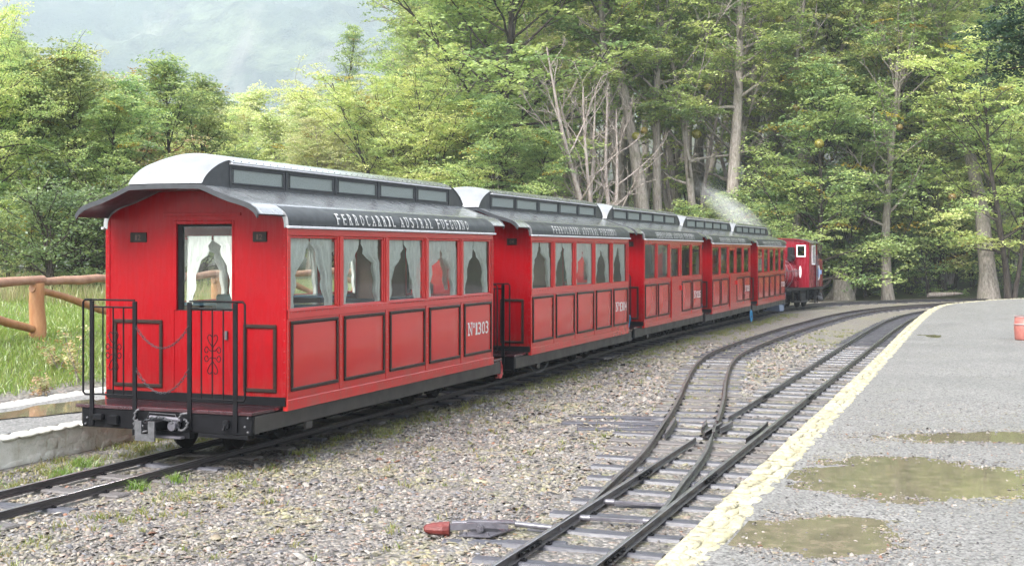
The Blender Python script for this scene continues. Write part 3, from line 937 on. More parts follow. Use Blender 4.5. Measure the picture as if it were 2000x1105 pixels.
# ---------------------------------------------------------------- ballast stones: one pile nobody could count
def scatter_stones(rng, pts_lt, size, squash, zfun, ns=6):
    n = len(pts_lt)
    # template: bipyramid with two rings -> ns*2+2 verts
    th = np.arange(ns) * 2 * PI / ns
    T = [(0, 0, -0.5)] + [(math.cos(a), math.sin(a), -0.12) for a in th] + [(0.72 * math.cos(a + PI / ns), 0.72 * math.sin(a + PI / ns), 0.38) for a in th] + [(0, 0, 0.5)]
    T = np.array(T)
    nv = len(T)
    Ft = []
    for k in range(ns):
        k2 = (k + 1) % ns
        Ft += [(1 + k, 1 + k2, 1 + ns + k), (1 + k2, 1 + ns + k2, 1 + ns + k), (1 + ns + k, 1 + ns + k2, nv - 1)]
    Ft = np.array(Ft)
    V = np.repeat(T[None], n, 0)
    V = V * rng.uniform(0.75, 1.2, (n, nv, 1))
    sc = size[:, None] * np.stack([rng.uniform(0.8, 1.35, n), rng.uniform(0.6, 1.0, n), squash * rng.uniform(0.7, 1.25, n)], -1) * 0.5
    V = V * sc[:, None, :]
    tx, ty, tz = rng.normal(0, 0.28, n), rng.normal(0, 0.28, n), rng.uniform(0, 2 * PI, n)
    c, s = np.cos(tz), np.sin(tz)
    X = V[:, :, 0] * c[:, None] - V[:, :, 1] * s[:, None]
    Y = V[:, :, 0] * s[:, None] + V[:, :, 1] * c[:, None]
    Z = V[:, :, 2] + X * tx[:, None] + Y * ty[:, None]
    l, t = pts_lt[:, 0], pts_lt[:, 1]
    wx, wy = l * CS + t * SN, -l * SN + t * CS
    z0 = zfun(wx, wy)
    V = np.stack([X + wx[:, None], Y + wy[:, None], Z + (z0 + sc[:, 2] * 0.35)[:, None]], -1)
    Fa = (Ft[None] + (np.arange(n) * nv)[:, None, None]).reshape(-1, 3)
    pal = np.array([(0.27, 0.25, 0.24), (0.35, 0.32, 0.29), (0.20, 0.19, 0.195), (0.38, 0.30, 0.26), (0.46, 0.43, 0.40), (0.08, 0.075, 0.08), (0.34, 0.30, 0.23), (0.33, 0.17, 0.11), (0.27, 0.27, 0.30), (0.44, 0.40, 0.36)])
    pr_ = np.array([0.18, 0.17, 0.14, 0.12, 0.10, 0.08, 0.08, 0.02, 0.05, 0.06])
    ci = rng.choice(len(pal), n, p=pr_)
    cl = pal[ci] * rng.uniform(0.6, 1.15, (n, 1)) * 0.66
    shade_and_oil = 1 - 0.72 * smooth(0.95, 0.5, np.abs(l + 6.75)) * smooth(8.0, 9.2, t) - 0.25 * smooth(0.6, 0.3, np.abs(l + 2.43))  # shade under the coaches put into stone colour, plus grease between the rails
    cl = cl * shade_and_oil[:, None]
    return V.reshape(-1, 3), Fa, np.repeat(cl, nv, 0)
def stone_mat():
    m = NT('ballast_stone')
    at = m.n('Attribute', attribute_name='col')
    v = m.n('NewGeometry').outputs['Position']
    c = m.mix(m.noise(v, 90, 3), at.outputs['Color'], (0.5, 0.48, 0.45), 'OVERLAY')
    moss = m.math('MULTIPLY', m.ramp(m.noise(v, 0.9, 6, 0.7), [(0.50, 0.0), (0.62, 0.9)]), m.ramp(m.noise(v, 11, 4, 0.7), [(0.42, 0.0), (0.58, 0.75)]))
    c = m.mix(moss, c, (0.28, 0.26, 0.12))
    return m.done(m.bsdf(c, 0.5, 0, 0.35, m.bump(m.noise(v, 160, 3), 0.3, 0.002)))
M['stone'] = stone_mat()
rg = np.random.RandomState(21)
SL = np.array(SLEEPER_SPOTS)
def clear_of_track(P):
    keep = np.ones(len(P), bool)
    for l, t, hl, nx, ny in SLEEPER_SPOTS:
        du = (P[:, 0] - l) * nx + (P[:, 1] - t) * ny
        dv = -(P[:, 0] - l) * ny + (P[:, 1] - t) * nx
        keep &= ~((np.abs(du) < hl) & (np.abs(dv) < 0.085))
    for Q in (TPs, DPs, PTs):
        q = np.array(Q)
        if Q is DPs: q = q[q[:, 1] > 8.2]
        lc = np.interp(P[:, 1], q[:, 1], q[:, 0], left=-99, right=-99)
        for sd in (-G, G):
            keep &= np.abs(P[:, 0] - lc - sd) > 0.055
    return P[keep]
def region(l0, l1, t0, t1, dens):
    n = int((l1 - l0) * (t1 - t0) * dens)
    return np.stack([rg.uniform(l0, l1, n), rg.uniform(t0, t1, n)], -1)
P1 = np.concatenate([region(-7.95, -1.62, 4.6, 9.0, 1350), region(-6.5, -1.62, 9.0, 12.5, 1050), region(-6.3, -1.62, 12.5, 18, 600), region(-6.3, -1.62, 18, 26, 200)])
P1 = clear_of_track(P1)
size = 0.74 * np.where(P1[:, 1] < 9.5, rg.gamma(6, 0.0062, len(P1)), np.where(P1[:, 1] < 13, rg.gamma(6, 0.0068, len(P1)), np.where(P1[:, 1] < 18, rg.gamma(6, 0.0085, len(P1)), rg.gamma(6, 0.011, len(P1)))))
size = np.clip(size, 0.018, 0.10)
near_tr = (np.abs(P1[:, 0] + 2.43) < 0.55) | (np.abs(P1[:, 0] - np.interp(P1[:, 1], [p[1] for p in DPs], [p[0] for p in DPs])) < 0.5)
size = np.where(near_tr, size * 0.8, size)
zf = lambda x, y: ground_z(x, y) - 0.006 * near_tr
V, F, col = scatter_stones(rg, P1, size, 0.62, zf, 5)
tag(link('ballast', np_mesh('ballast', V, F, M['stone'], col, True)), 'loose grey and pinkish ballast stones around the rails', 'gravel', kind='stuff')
# loose chippings on the right platform
n = 20000
P2 = np.stack([rg.uniform(-1.3, 4.6, n), rg.uniform(5.2, 14, n)], -1)
size = np.clip(rg.gamma(4, 0.0026, n), 0.006, 0.03)
ring = []
for cx, cy, rx, ry, k in PUD[:3]:
    a = rg.uniform(0, 2 * PI, 1500); q = rg.normal(1.0, 0.17, 1500)
    ring.append(np.stack(LT(cx + rx * q * np.cos(a), cy + ry * q * np.sin(a)), -1))
ring = np.concatenate(ring)
ring = ring[ring[:, 0] > pe_l(ring[:, 1]) + 0.3]
P2 = np.concatenate([P2, ring]); size = np.concatenate([size, np.clip(rg.gamma(5, 0.0032, len(ring)), 0.01, 0.035)])
V, F, col = scatter_stones(rg, P2, size, 0.7, platform_z, 4)
tag(link('chippings', np_mesh('chippings', V, F, M['stone'], col * 1.0, True)), 'small grey chippings scattered over the right platform', 'gravel', kind='stuff')
# ================================================================== COACHES
HW, CL = 0.964, 4.89
BAY = CL / 5
RPT = [(0.0, 2.395), (0.37, 2.385), (0.52, 2.325), (0.665, 2.272), (0.78, 2.242), (0.86, 2.215), (0.92, 2.178), (0.955, 2.130)]
def roof_z(x): return float(np.interp(abs(x), [p[0] for p in RPT], [p[1] for p in RPT]))
def roof_sheet(pts, th):
    """closed outline from an open half profile mirrored, th thick underneath"""
    full = [(-x, z) for x, z in pts[::-1] if x > 0] + list(pts)
    P = np.array(full)
    d = np.gradient(P, axis=0); d /= np.linalg.norm(d, axis=1)[:, None]
    inner = P + np.stack([d[:, 1], -d[:, 0]], -1) * th
    return [tuple(p) for p in P], [tuple(p) for p in inner]
def sheet_build(mb, pts, th, y0, y1, mi=0, mi_under=1):
    o, i = roof_sheet(pts, th)
    mb.grid([[(x, y0, z) for x, z in o], [(x, y1, z) for x, z in o]], mi)
    mb.grid([[(x, y0, z) for x, z in i], [(x, y1, z) for x, z in i]], mi_under)
    for y in (y0, y1):
        mb.grid([[(x, y, z) for x, z in o], [(x, y, z) for x, z in i]], 2, False)
    for k in (0, -1):
        mb.add([(o[k][0], y0, o[k][1]), (i[k][0], y0, i[k][1]), (i[k][0], y1, i[k][1]), (o[k][0], y1, o[k][1])], [(0, 1, 2, 3)], mi)
HOOD = 0.44
def ecurve(d):   # d = 0 at the lantern, HOOD at the roof end
    return max(0.0, 1 - (d / HOOD) ** 1.45) ** (1 / 1.45)
FASC = [(0.955, 2.150), (0.978, 2.115), (0.986, 2.075), (0.988, 2.035)]

FONT_CACHE = {}
def glyph(ch):
    """outline mesh of one letter from the built in font: verts (x, z), faces, advance"""
    if ch in FONT_CACHE: return FONT_CACHE[ch]
    cu = bpy.data.curves.new('txt', 'FONT')
    cu.body = ch; cu.size = 1.0; cu.offset = 0.004; cu.resolution_u = 3
    ob = bpy.data.objects.new('txt', cu)
    C.objects.link(ob)
    dg = bpy.context.evaluated_depsgraph_get()
    me = bpy.data.meshes.new_from_object(ob.evaluated_get(dg))
    v = [(p.co.x, p.co.y) for p in me.vertices]
    f = [list(p.vertices) for p in me.polygons]
    bpy.data.objects.remove(ob); bpy.data.curves.remove(cu); bpy.data.meshes.remove(me)
    x0 = min((p[0] for p in v), default=0); x1 = max((p[0] for p in v), default=0.3)
    v = [(p[0] - x0, p[1]) for p in v]
    FONT_CACHE[ch] = (v, f, x1 - x0)
    return FONT_CACHE[ch]
SERIF = {'F': ((0, 0, .42), (1, 0, .9)), 'E': ((0, 0, 1.0),), 'R': ((0, 0, .42), (0, .62, 1.05), (1, 0, .5)), 'O': (), 'C': (), 'A': ((0, -.08, .32), (0, .68, 1.08)), 'I': ((0, -1, 2), (1, -1, 2)),
         'L': ((0, 0, 1.0), (1, 0, .42)), 'U': ((1, -.08, .32), (1, .68, 1.08)), 'S': (), 'T': ((0, .3, .7),), 'G': (), 'N': ((0, -.08, .34), (1, .66, 1.08), (1, -.1, .2)), '1': ((0, -.1, 1.1),)}
def letters(text, width, height, gap=0.28, fat=1.0):
    """western slab lettering laid in the plane: returns verts (u 0..width, v 0..height) and faces"""
    V, F = [], []
    cur = 0.0
    for ch in text:
        if ch == ' ': cur += 0.62; continue
        v, f, wd = glyph(ch)
        cap = 0.73
        small = ch in '\u00ba\u00b0'
        tw = 0.24 if ch in 'I1' else (0.30 if small else 0.50)
        b = len(V)
        for x, y in v: V.append((cur + x / max(wd, 1e-3) * tw, y / cap if not small else y / cap))
        F += [[b + i for i in q] for q in f]
        for top, a, c in SERIF.get(ch, ()):
            b = len(V)
            y0, y1 = (0, 0.13) if not top else (0.87, 1.0)
            xa, xb = (a * tw - 0.02, c * tw + 0.02) if abs(a) < 1 else (-0.09, tw + 0.09)
            V += [(cur + xa, y0), (cur + xb, y0), (cur + xb, y1), (cur + xa, y1)]
            F.append([b, b + 1, b + 2, b + 3])
        cur += tw + gap
    tot = cur - gap
    V = [(x / tot * width, y * height) for x, y in V]
    return V, F
def letter_object(name, text, width, height, posfn, mat, parent, gap=0.28, cuts=0):
    V, F = letters(text, width, height, gap)
    if cuts:
        import bmesh
        tm = bpy.data.meshes.new('tmp'); tm.from_pydata([(u, v, 0) for u, v in V], [], F)
        bm = bmesh.new(); bm.from_mesh(tm)
        for k in range(1, cuts):
            bmesh.ops.bisect_plane(bm, geom=bm.verts[:] + bm.edges[:] + bm.faces[:], plane_co=(0, height * k / cuts, 0), plane_no=(0, 1, 0))
        bm.verts.index_update()
        V = [(q.co.x, q.co.y) for q in bm.verts]; F = [[q.index for q in f.verts] for f in bm.faces]
        bm.free(); bpy.data.meshes.remove(tm)
    me = bpy.data.meshes.new(name)
    me.from_pydata([posfn(u, v) for u, v in V], [], F)
    me.materials.append(mat)
    return link(name, me, parent)

def moulding(mb, axis, fix, a0, a1, z0, z1, wd=0.034, proud=0.018, mi=0):
    """rectangular picture-frame moulding lying on a wall; axis 'x' = wall plane at x=fix (spans y), 'y' = plane at y=fix"""
    sgn = 1 if proud > 0 else -1
    def bx(u0, u1, v0, v1):
        lo, hi = min(fix, fix + proud), max(fix, fix + proud)
        if axis == 'x': mb.box(lo, hi, u0, u1, v0, v1, mi, ch=0.006)
        else: mb.box(u0, u1, lo, hi, v0, v1, mi, ch=0.006)
    bx(a0, a1, z1 - wd, z1); bx(a0, a1, z0, z0 + wd)
    bx(a0, a0 + wd, z0 + wd + 0.001, z1 - wd - 0.001); bx(a1 - wd, a1, z0 + wd + 0.001, z1 - wd - 0.001)

def curtain_mesh(seed, w_, h_, open_=1.0):
    """one pair of gathered curtains across a window w_ wide, h_ high; origin bottom left, in the y-z plane"""
    rs = random.Random(seed)
    mb = MB()
    for side in (0, 1):
        a = rs.uniform(0.26, 0.66)       # where the edge steps out
        s1, s2, s3 = rs.uniform(0.82, 0.92), rs.uniform(0.68, 0.78), rs.uniform(0.50, 0.66)
        tp = rs.uniform(0.72, 0.9)
        rows = []
        for i in range(15):
            v = 1 - i / 14
            # inner edge as a share of half the width
            if v > s1: e = 0.98
            elif v > s2: e = tp + 0.03 * math.sin(v * 30 + seed)
            elif v > s3: e = tp - (s2 - v) / (s2 - s3) * (tp - a - 0.08)
            else: e = (a + 0.08) - (s3 - v) / s3 * (a * 0.62) + 0.05 * math.sin(v * 19 + seed + side)
            if v < s1: e *= open_
            e = max(0.07, e) * 0.5 * w_
            row = []
            for k in range(15):
                q = k / 14
                y = q * e
                ph = q * 15 + seed + side * 2
                x = 0.017 * math.sin(ph) * (1.2 if v < 0.9 else 0.6) + 0.004 * math.sin(ph * 2.3 + v * 5)
                yy = y if side == 0 else w_ - y
                row.append((x, yy, v * h_))
            rows.append(row)
        mb.grid(rows, 0, True)
    return mb

def build_side(root, sgn, door, curtains, seed, num):
    """one side wall; sgn +1 is the right hand side. Parts are made for x>0 and mirrored by sgn"""
    X = HW
    gz0, gz1 = 1.303, 1.94
    def mir(mb):
        if sgn < 0:
            mb.v = [(-x, y, z) for x, y, z in mb.v]
        return mb
    mb = MB()
    mb.box(X - 0.035, X, 0, CL, 0.41, gz0 - 0.02)
    mb.box(X - 0.035, X, 0, CL, gz1 + 0.012, 2.09)
    for i in range(6):
        y = i * BAY
        a, b = max(0, y - 0.055), min(CL, y + 0.058)
        mb.box(X - 0.035, X, a, b, gz0 - 0.02, gz1 + 0.012)
    # belt rail, bottom band, seams proud of the sheet
    mb.box(X, X + 0.010, 0.012, CL - 0.012, 1.215, 1.292, ch=0.003)
    mb.box(X, X + 0.014, -0.006, CL + 0.006, 0.41, 0.507, ch=0.004)
    mb.box(X, X + 0.008, 0.0, CL, 1.955, 2.012, ch=0.002)
    for i in range(6):
        y = i * BAY
        a, b = max(0.0, y - 0.026), min(CL, y + 0.026)
        mb.box(X, X + 0.006, a, b, 0.509, 1.213, ch=0.002)
        mb.box(X, X + 0.010, max(0.0, y - 0.022), min(CL, y + 0.022), 1.294, 1.953, ch=0.003)
    mir(mb).build('side_wall', M['red'], root)
    # rivets, too small to pick apart
    rv = MB()
    def rivet(y, z, off=0.008):
        n = 6
        vs = [(X + off, y + 0.0085 * math.cos(2 * PI * k / n), z + 0.0085 * math.sin(2 * PI * k / n)) for k in range(n)] + [(X + off + 0.006, y, z)]
        rv.add(vs, [(k, (k + 1) % n, n) for k in range(n)], 0, True)
    for k in range(44):
        rivet(0.06 + k * (CL - 0.12) / 43, 1.27, 0.010); rivet(0.06 + k * (CL - 0.12) / 43, 0.478, 0.013)
    for i in range(6):
        y = min(max(i * BAY, 0.016), CL - 0.016)
        for k in range(9): rivet(y, 0.55 + k * 0.078, 0.006)
    for k in range(8):
        rivet(0.014, 1.34 + k * 0.08, 0.010); rivet(CL - 0.014, 1.34 + k * 0.08, 0.010)
    mir(rv).build('rivets', M['rivet'], root)['kind'] = 'stuff'
    for i in range(5):
        y0 = i * BAY
        isdoor = door and i == 2
        # window: frame with its pane
        wz1 = gz1 - (0.07 if isdoor else 0)
        wa, wb = (0.13, BAY - 0.13) if door and isdoor else (0.058, BAY - 0.055)
        def fr(mb, wa=wa, wb=wb, wz1=wz1):
            moulding(mb, 'x', 0.0, wa, wb, gz0 - 0.02, wz1 + 0.012, 0.024, -0.022)
            if isdoor:
                mb.box(-0.03, 0.004, wa - 0.07, wa - 0.001, gz0, gz1); mb.box(-0.03, 0.004, wb + 0.001, wb + 0.07, gz0, gz1)
                mb.box(-0.03, 0.004, wa - 0.07, wb + 0.07, wz1 + 0.013, gz1 + 0.010)
            mb.box(-0.028, 0.016, wa - 0.002, wb + 0.002, gz0 - 0.034, gz0 - 0.0205, ch=0.003)
        # the near face of the frame must be seen from outside whichever side it is
        key = ('fr', isdoor, door, sgn)
        if key not in CACHE:
            q = MB(); fr(q)
            if sgn < 0: q.v = [(-x, y, z) for x, y, z in q.v]
            CACHE[key] = q.mesh('window', M['red'])
        wo_ = link('window', CACHE[key], root, (sgn * (X - 0.006), y0, 0))
        key = ('pane', isdoor, curtains)
        if key not in CACHE:
            q = MB().add([(0, wa + 0.022, gz0), (0, wb - 0.022, gz0), (0, wb - 0.022, wz1), (0, wa + 0.022, wz1)], [(0, 1, 2, 3)])
            CACHE[key] = q.mesh('pane', M['glass' if curtains else 'glass_dark'])
        pn = link('pane', CACHE[key], wo_, (sgn * (-0.018), 0, 0))
        if curtains:
            key = ('cur', (seed + i) % 5, sgn)
            if key not in CACHE:
                CACHE[key] = curtain_mesh(((seed + i) % 5) * 1.7 + 1, wb - wa - 0.04, wz1 - gz0 + 0.02, 1.0 if sgn > 0 else 0.55).mesh('curtain', M['curtain'])
            link('curtain', CACHE[key], root, (sgn * (X - 0.052), y0 + wa + 0.02, gz0 - 0.03))
        # lower panel
        if isdoor:
            q = MB().box(0, 0.013, 0.10, BAY - 0.10, 0.44, 1.30, ch=0.004); q.box(0.013, 0.05, BAY - 0.16, BAY - 0.14, 1.02, 1.12, ch=0.004)
            if sgn < 0: q.v = [(-x, y, z) for x, y, z in q.v]
            q.build('door', M['red'], root, (sgn * (X + 0.010), y0, 0))
            continue
        pa, pb = 0.058, BAY - 0.062
        key = ('panel', sgn)
        if key not in CACHE:
            q = MB()
            rows = []
            for a in range(9):
                row = []
                for b in range(9):
                    uu_, vv_ = a / 8, b / 8
                    bl = 0.021 * (1 - (2 * uu_ - 1) ** 4) * (1 - (2 * vv_ - 1) ** 2) + 0.002
                    row.append((sgn * bl, pa + 0.02 + (pb - pa - 0.04) * uu_, 0.585 + 0.60 * vv_))
                rows.append(row)
            q.grid(rows, 0, True)
            CACHE[key] = q.mesh('side_panel', M['red'])
            q = MB(); moulding(q, 'x', 0.0, pa, pb, 0.575, 1.195, 0.032, 0.018)
            if sgn < 0: q.v = [(-x, y, z) for x, y, z in q.v]
            CACHE['pm', sgn] = q.mesh('moulding', M['moulding'])
        pnl = link('side_panel', CACHE[key], root, (sgn * (X + 0.001), y0, 0))
        link('moulding', CACHE['pm', sgn], pnl)
    if sgn > 0:
        y0 = 4 * BAY + 0.16
        letter_object('number', 'N\u00ba' + num, 0.62, 0.155, lambda u, v: (X + 0.005 + 0.002 + 0.021 * (1 - (2 * (0.16 + u - pa - 0.02) / (pb - pa - 0.04) - 1) ** 4) * (1 - (2 * (0.815 + v - 0.585) / 0.60 - 1) ** 2), y0 + u, 0.815 + v), M['white_print'], root, 0.12, 6)
    # drip strip and curved fascia belong to the roof
    mb = MB().box(X + 0.014, X + 0.040, -0.03, CL + 0.03, 2.014, 2.036, ch=0.004)
    mir(mb).build('drip_strip', M['strip'], root)
    # the railway's name along the fascia
    prof = [(0.989, 2.040), (0.9875, 2.075), (0.980, 2.117), (0.957, 2.155), (0.925, 2.182)]
    pl = [0.0]
    for a, b in zip(prof, prof[1:]): pl.append(pl[-1] + math.hypot(b[0] - a[0], b[1] - a[1]))
    def onf(u, v):
        v = v + 0.018
        x, z = np.interp(v, pl, [p[0] for p in prof]), np.interp(v, pl, [p[1] for p in prof])
        return (sgn * (x + 0.004), (0.87 + u) if sgn > 0 else (CL - 0.87 - u), z + 0.004)
    letter_object('lettering', 'FERROCARRIL AUSTRAL FUEGUINO', 3.19, 0.118, onf, M['white_print'], root, 0.46, 7)

def scroll_pts():
    """one S shaped half of the wrought iron ornament, in x-z, centred"""
    P = []
    for k in range(9):   # upper curl
        a = PI * 0.5 - k * PI * 0.26
        P.append((0.030 + 0.026 * math.cos(a) * (0.55 + 0.05 * k), 0.145 + 0.026 * math.sin(a) * (0.55 + 0.05 * k)))
    P = P[::-1]
    P = [(0.012, 0.150), (0.022, 0.165), (0.042, 0.162), (0.050, 0.140), (0.036, 0.105), (0.006, 0.065), (0.0, 0.045), (0.010, 0.030), (0.034, 0.036), (0.052, 0.060), (0.070, 0.060), (0.082, 0.036), (0.068, 0.014), (0.050, 0.020), (0.048, 0.034)]
    return P
def build_end(root, y, f, full, seed, num, door_open=True):
    """end wall, platform deck and railings; f=-1 near end (faces -y), f=+1 far end"""
    def Y(d): return y + f * d          # d metres outward from the wall plane
    zt = 0.45
    dx0, dx1 = -0.215, 0.425
    # wall in three pieces around the doorway
    def strip(mb, x0, x1, zlo):
        xs = np.linspace(x0, x1, 10)
        out = [(x0, zlo), (x1, zlo)] + [(float(x), roof_z(x) - 0.03) for x in xs[::-1]]
        mb.prism(out, 'y', Y(0), Y(-0.035))
    mb = MB()
    strip(mb, -HW, dx0, zt); strip(mb, dx1, HW, zt); strip(mb, dx0, dx1, 2.09)
    for xx in (-HW + 0.022, HW - 0.022):
        mb.box(min(xx - 0.022, xx + 0.022), xx + 0.022, min(Y(0), Y(0.006)), max(Y(0), Y(0.006)), 0.53, 2.10, ch=0.002)
    mb.build('end_wall', M['red_end'], root)
    rv = MB()
    for xx in (-HW + 0.022, HW - 0.022):
        for k in range(17):
            z = 0.56 + k * 0.093
            n = 6
            vs = [(xx + 0.0085 * math.cos(2 * PI * q / n), Y(0.006), z + 0.0085 * math.sin(2 * PI * q / n)) for q in range(n)] + [(xx, Y(0.013), z)]
            rv.add(vs, [(q, (q + 1) % n, n) for q in range(n)], 0, True)
    rv.build('rivets', M['rivet'], root)['kind'] = 'stuff'
    mb = MB(); a0_, b0_ = sorted((Y(-0.036), Y(-0.045)))
    mb.box(-HW + 0.06, dx0, a0_, b0_, 0.47, 2.10); mb.box(dx1, HW - 0.06, a0_, b0_, 0.47, 2.10); mb.build('inner_lining', M['inside'], root)
    # door
    d = empty('door', (0, 0, 0)); d.parent = root
    a, b = sorted((Y(-0.030), Y(-0.005)))
    MB().box(dx0, dx1, a, b, 0.53, 1.275).build('door_leaf', M['red_end'], d)
    mb = MB(); a2, b2 = sorted((Y(-0.045), Y(0.006)))
    mb.box(dx0, -0.186, a2, b2, 1.277, 2.088, ch=0.003); mb.box(0.402, dx1, a2, b2, 1.277, 2.088, ch=0.003); mb.box(-0.184, 0.400, a2, b2, 2.056, 2.088, ch=0.003)
    mb.build('door_frame', M['red_end'], d)
    mb = MB(); a3, b3 = sorted((Y(-0.05), Y(-0.018)))
    mb.box(-0.184, -0.135, a3, b3, 1.279, 2.054); mb.box(-0.133, 0.400, a3, b3, 2.035, 2.054)
    mb.build('dark_seal', M['black'], d)
    MB().add([(-0.135, Y(-0.03), 1.28), (0.40, Y(-0.03), 1.28), (0.40, Y(-0.03), 2.036), (-0.135, Y(-0.03), 2.036)], [(0, 1, 2, 3)]).build('pane', M['glass'], d)
    mb = MB(); a4, b4 = sorted((Y(-0.005), Y(0.02)))
    mb.box(0.335, 0.36, a4, b4, 1.02, 1.10, ch=0.003)
    mb.build('door_handle', M['steel'], d)
    mb = MB(); a5, b5 = sorted((Y(0.001), Y(0.012)))
    mb.box(-0.32, 0.50, a5, b5, 2.13, 2.16, ch=0.003)
    mb.build('door_header', M['red_end'], root)
    if full:
        q = curtain_mesh(3.3, 0.53, 0.62)
        q.v = [(yy, x, z) for x, yy, z in q.v]
        q.build('curtain', M['curtain'], root, (-0.13, Y(-0.09), 1.33))
    # two end panels with brown mouldings
    for x0, x1, z0, z1 in ((0.525, 0.865, 0.565, 1.165), (-0.875, -0.335, 0.565, 1.185)):
        mb = MB(); moulding(mb, 'y', Y(0.0), x0, x1, z0, z1, 0.034, f * 0.018)
        mb.build('moulding', M['moulding'], root)
    # kick board
    mb = MB(); a6, b6 = sorted((Y(0.0), Y(0.010)))
    mb.box(-HW + 0.01, HW - 0.01, a6, b6, 0.452, 0.528)
    mb.build('kick_board', M['black'], root)
    # number plates
    for x0, x1, z0 in ((0.623, 0.765, 1.895), (-0.690, -0.510, 1.895)):
        mb = MB(); a7, b7 = sorted((Y(0.0), Y(0.012)))
        mb.box(x0, x1, a7, b7, z0, z0 + 0.09, ch=0.003)
        p = mb.build('number_plate', M['plate'], root)
        sxn = 1 if f < 0 else -1
        xm = (x0 + x1) / 2
        letter_object('plate_digits', '12' if num == '1303' else num[-2:], 0.06, 0.05, lambda u, v: (xm + sxn * (u - 0.03), Y(0.0135), z0 + 0.02 + v), M['plate_text'], p, 0.15)
    # deck, buffer beam
    mb = MB(); a8, b8 = sorted((Y(0.0), Y(0.47)))
    mb.box(-0.925, 0.905, a8, b8, 0.418, 0.449, ch=0.004)
    mb.build('platform_deck', M['deck'], root)
    mb = MB(); a9, b9 = sorted((Y(0.42), Y(0.46)))
    mb.box(-0.86, 0.895, a9, b9, 0.25, 0.417, ch=0.006)
    mb.box(-0.30, 0.30, a9 - 0.03 * (f < 0) , b9 + 0.03 * (f > 0), 0.20, 0.262, ch=0.004)
    mb.box(0.36, 0.86, a9, b9, 0.215, 0.249, ch=0.004)
    mb.build('buffer_beam', M['black'], root)
    # railings: two gates of four posts in all
    for sg in (-1, 1):
        rl_ = empty('railing', (0, 0, 0)); rl_.parent = root
        xin, xout = sg * 0.285, sg * 0.745
        yf0, yf1 = sorted((Y(0.462), Y(0.482)))
        for xx in (xin, xout):
            MB().box(xx - 0.021, xx + 0.021, yf0, yf1, 0.27, 1.372, ch=0.003).build('post', M['black'], rl_)
        yy = Y(0.472)
        if full:
            lo, hi = min(xin, xout), max(xin, xout)
            for zz in (1.382, 1.318, 0.545):
                MB().tube([(lo, yy, zz), (hi, yy, zz)], 0.008, 6).build('cross_bar', M['black'], rl_)
            for k in range(3):
                xx = xin + (xout - xin) * (0.26 + 0.24 * k)
                MB().tube([(xx, yy, 0.545), (xx, yy, 1.318)], 0.0075, 6).build('baluster', M['black'], rl_)
            xc = xin + (xout - xin) * 0.5
            mb = MB()
            for u in (-1, 1):
                for v in (-1, 1):
                    mb.tube([(xc + u * px, yy - f * 0.004, 0.93 + v * pz) for px, pz in catmull(scroll_pts(), 3)], 0.0045, 4)
            mb.build('scroll_ornament', M['black'], rl_)
        xo = xout + sg * 0.095
        hp = [(xout, yy, 1.382), (xo - sg * 0.02, yy, 1.382), (xo, yy, 1.360), (xo, yy, 0.56), (xo - sg * 0.02, yy, 0.54), (xout, yy, 0.54)]
        MB().tube(hp, 0.0105, 6).build('hand_hoop', M['black'], rl_)
    # roof hood over the deck
    mb = MB(); y0, y1 = sorted((Y(-0.001), Y(HOOD)))
    pts = [(x if x < 0.9 else x - 0.02, z) for x, z in RPT] 
    pts = [(x, z) for x, z in RPT if x >= 0.36]
    for sg in (-1, 1):
        o = [(sg * x, z) for x, z in pts]
        P = np.array(pts); dd = np.gradient(P, axis=0); dd /= np.linalg.norm(dd, axis=1)[:, None]
        inn = P + np.stack([dd[:, 1], -dd[:, 0]], -1) * 0.022
        i_ = [(sg * x, z) for x, z in inn]
        mb.grid([[(x, y0, z) for x, z in o], [(x, y1, z) for x, z in o]], 0)
        mb.grid([[(x, y0, z) for x, z in i_], [(x, y1, z) for x, z in i_]], 1)
        for yq in (y0, y1): mb.grid([[(x, yq, z) for x, z in o], [(x, yq, z) for x, z in i_]], 1, False)
        mb.add([(o[-1][0], y0, o[-1][1]), (i_[-1][0], y0, i_[-1][1]), (i_[-1][0], y1, i_[-1][1]), (o[-1][0], y1, o[-1][1])], [(0, 1, 2, 3)], 1)
    mb.box(-0.361, 0.361, y0, y1, 2.355, 2.380, 1)
    # end lip
    ya, yb = sorted((Y(HOOD - 0.012), Y(HOOD + 0.008)))
    lp = [(x, z) for x, z in RPT]
    lo_ = [(-x, z + 0.006) for x, z in lp[::-1] if x > 0] + [(x, z + 0.006) for x, z in lp]
    li_ = [(x * 0.985, z - 0.042) for x, z in lo_]
    for k in range(len(lo_) - 1):
        q = [lo_[k], lo_[k + 1], li_[k + 1], li_[k]]
        mb.prism(q, 'y', ya, yb, 1)
    mb.build('canopy', [M['roof'], M['dark_roof']], root)
    # bull-nose of the lantern roof
    mb = MB()
    rows = []
    for k in range(13):
        dd_ = HOOD * (1 - k / 12) ** 1.0 - 0.004
        dd_ = max(dd_, 0)
        e = ecurve(dd_)
        zs = 2.388 + 0.238 * e
        rows.append([(xx * 0.385, Y(dd_), zs + 0.072 * e * (1 - xx * xx)) for xx in np.linspace(-1, 1, 13)])
    mb.grid(rows, 0, True)
    for sg in (-1, 1):
        side = [[(sg * 0.372, Y(max(HOOD * (1 - k / 12) - 0.004, 0)), 2.36), (sg * 0.372, Y(max(HOOD * (1 - k / 12) - 0.004, 0)), 2.388 + 0.238 * ecurve(max(HOOD * (1 - k / 12) - 0.004, 0)) - 0.002)] for k in range(13)]
        mb.grid(side, 1, False)
    mb.build('lantern_nose', [M['hood'], M['dark_roof']], root)
    # rivets of the hood's front edge
    rv = MB()
    for k in range(9):
        rv.sphere((-0.33 + k * 0.0825, Y(HOOD - 0.025), 2.398), 0.007, 6, 4)
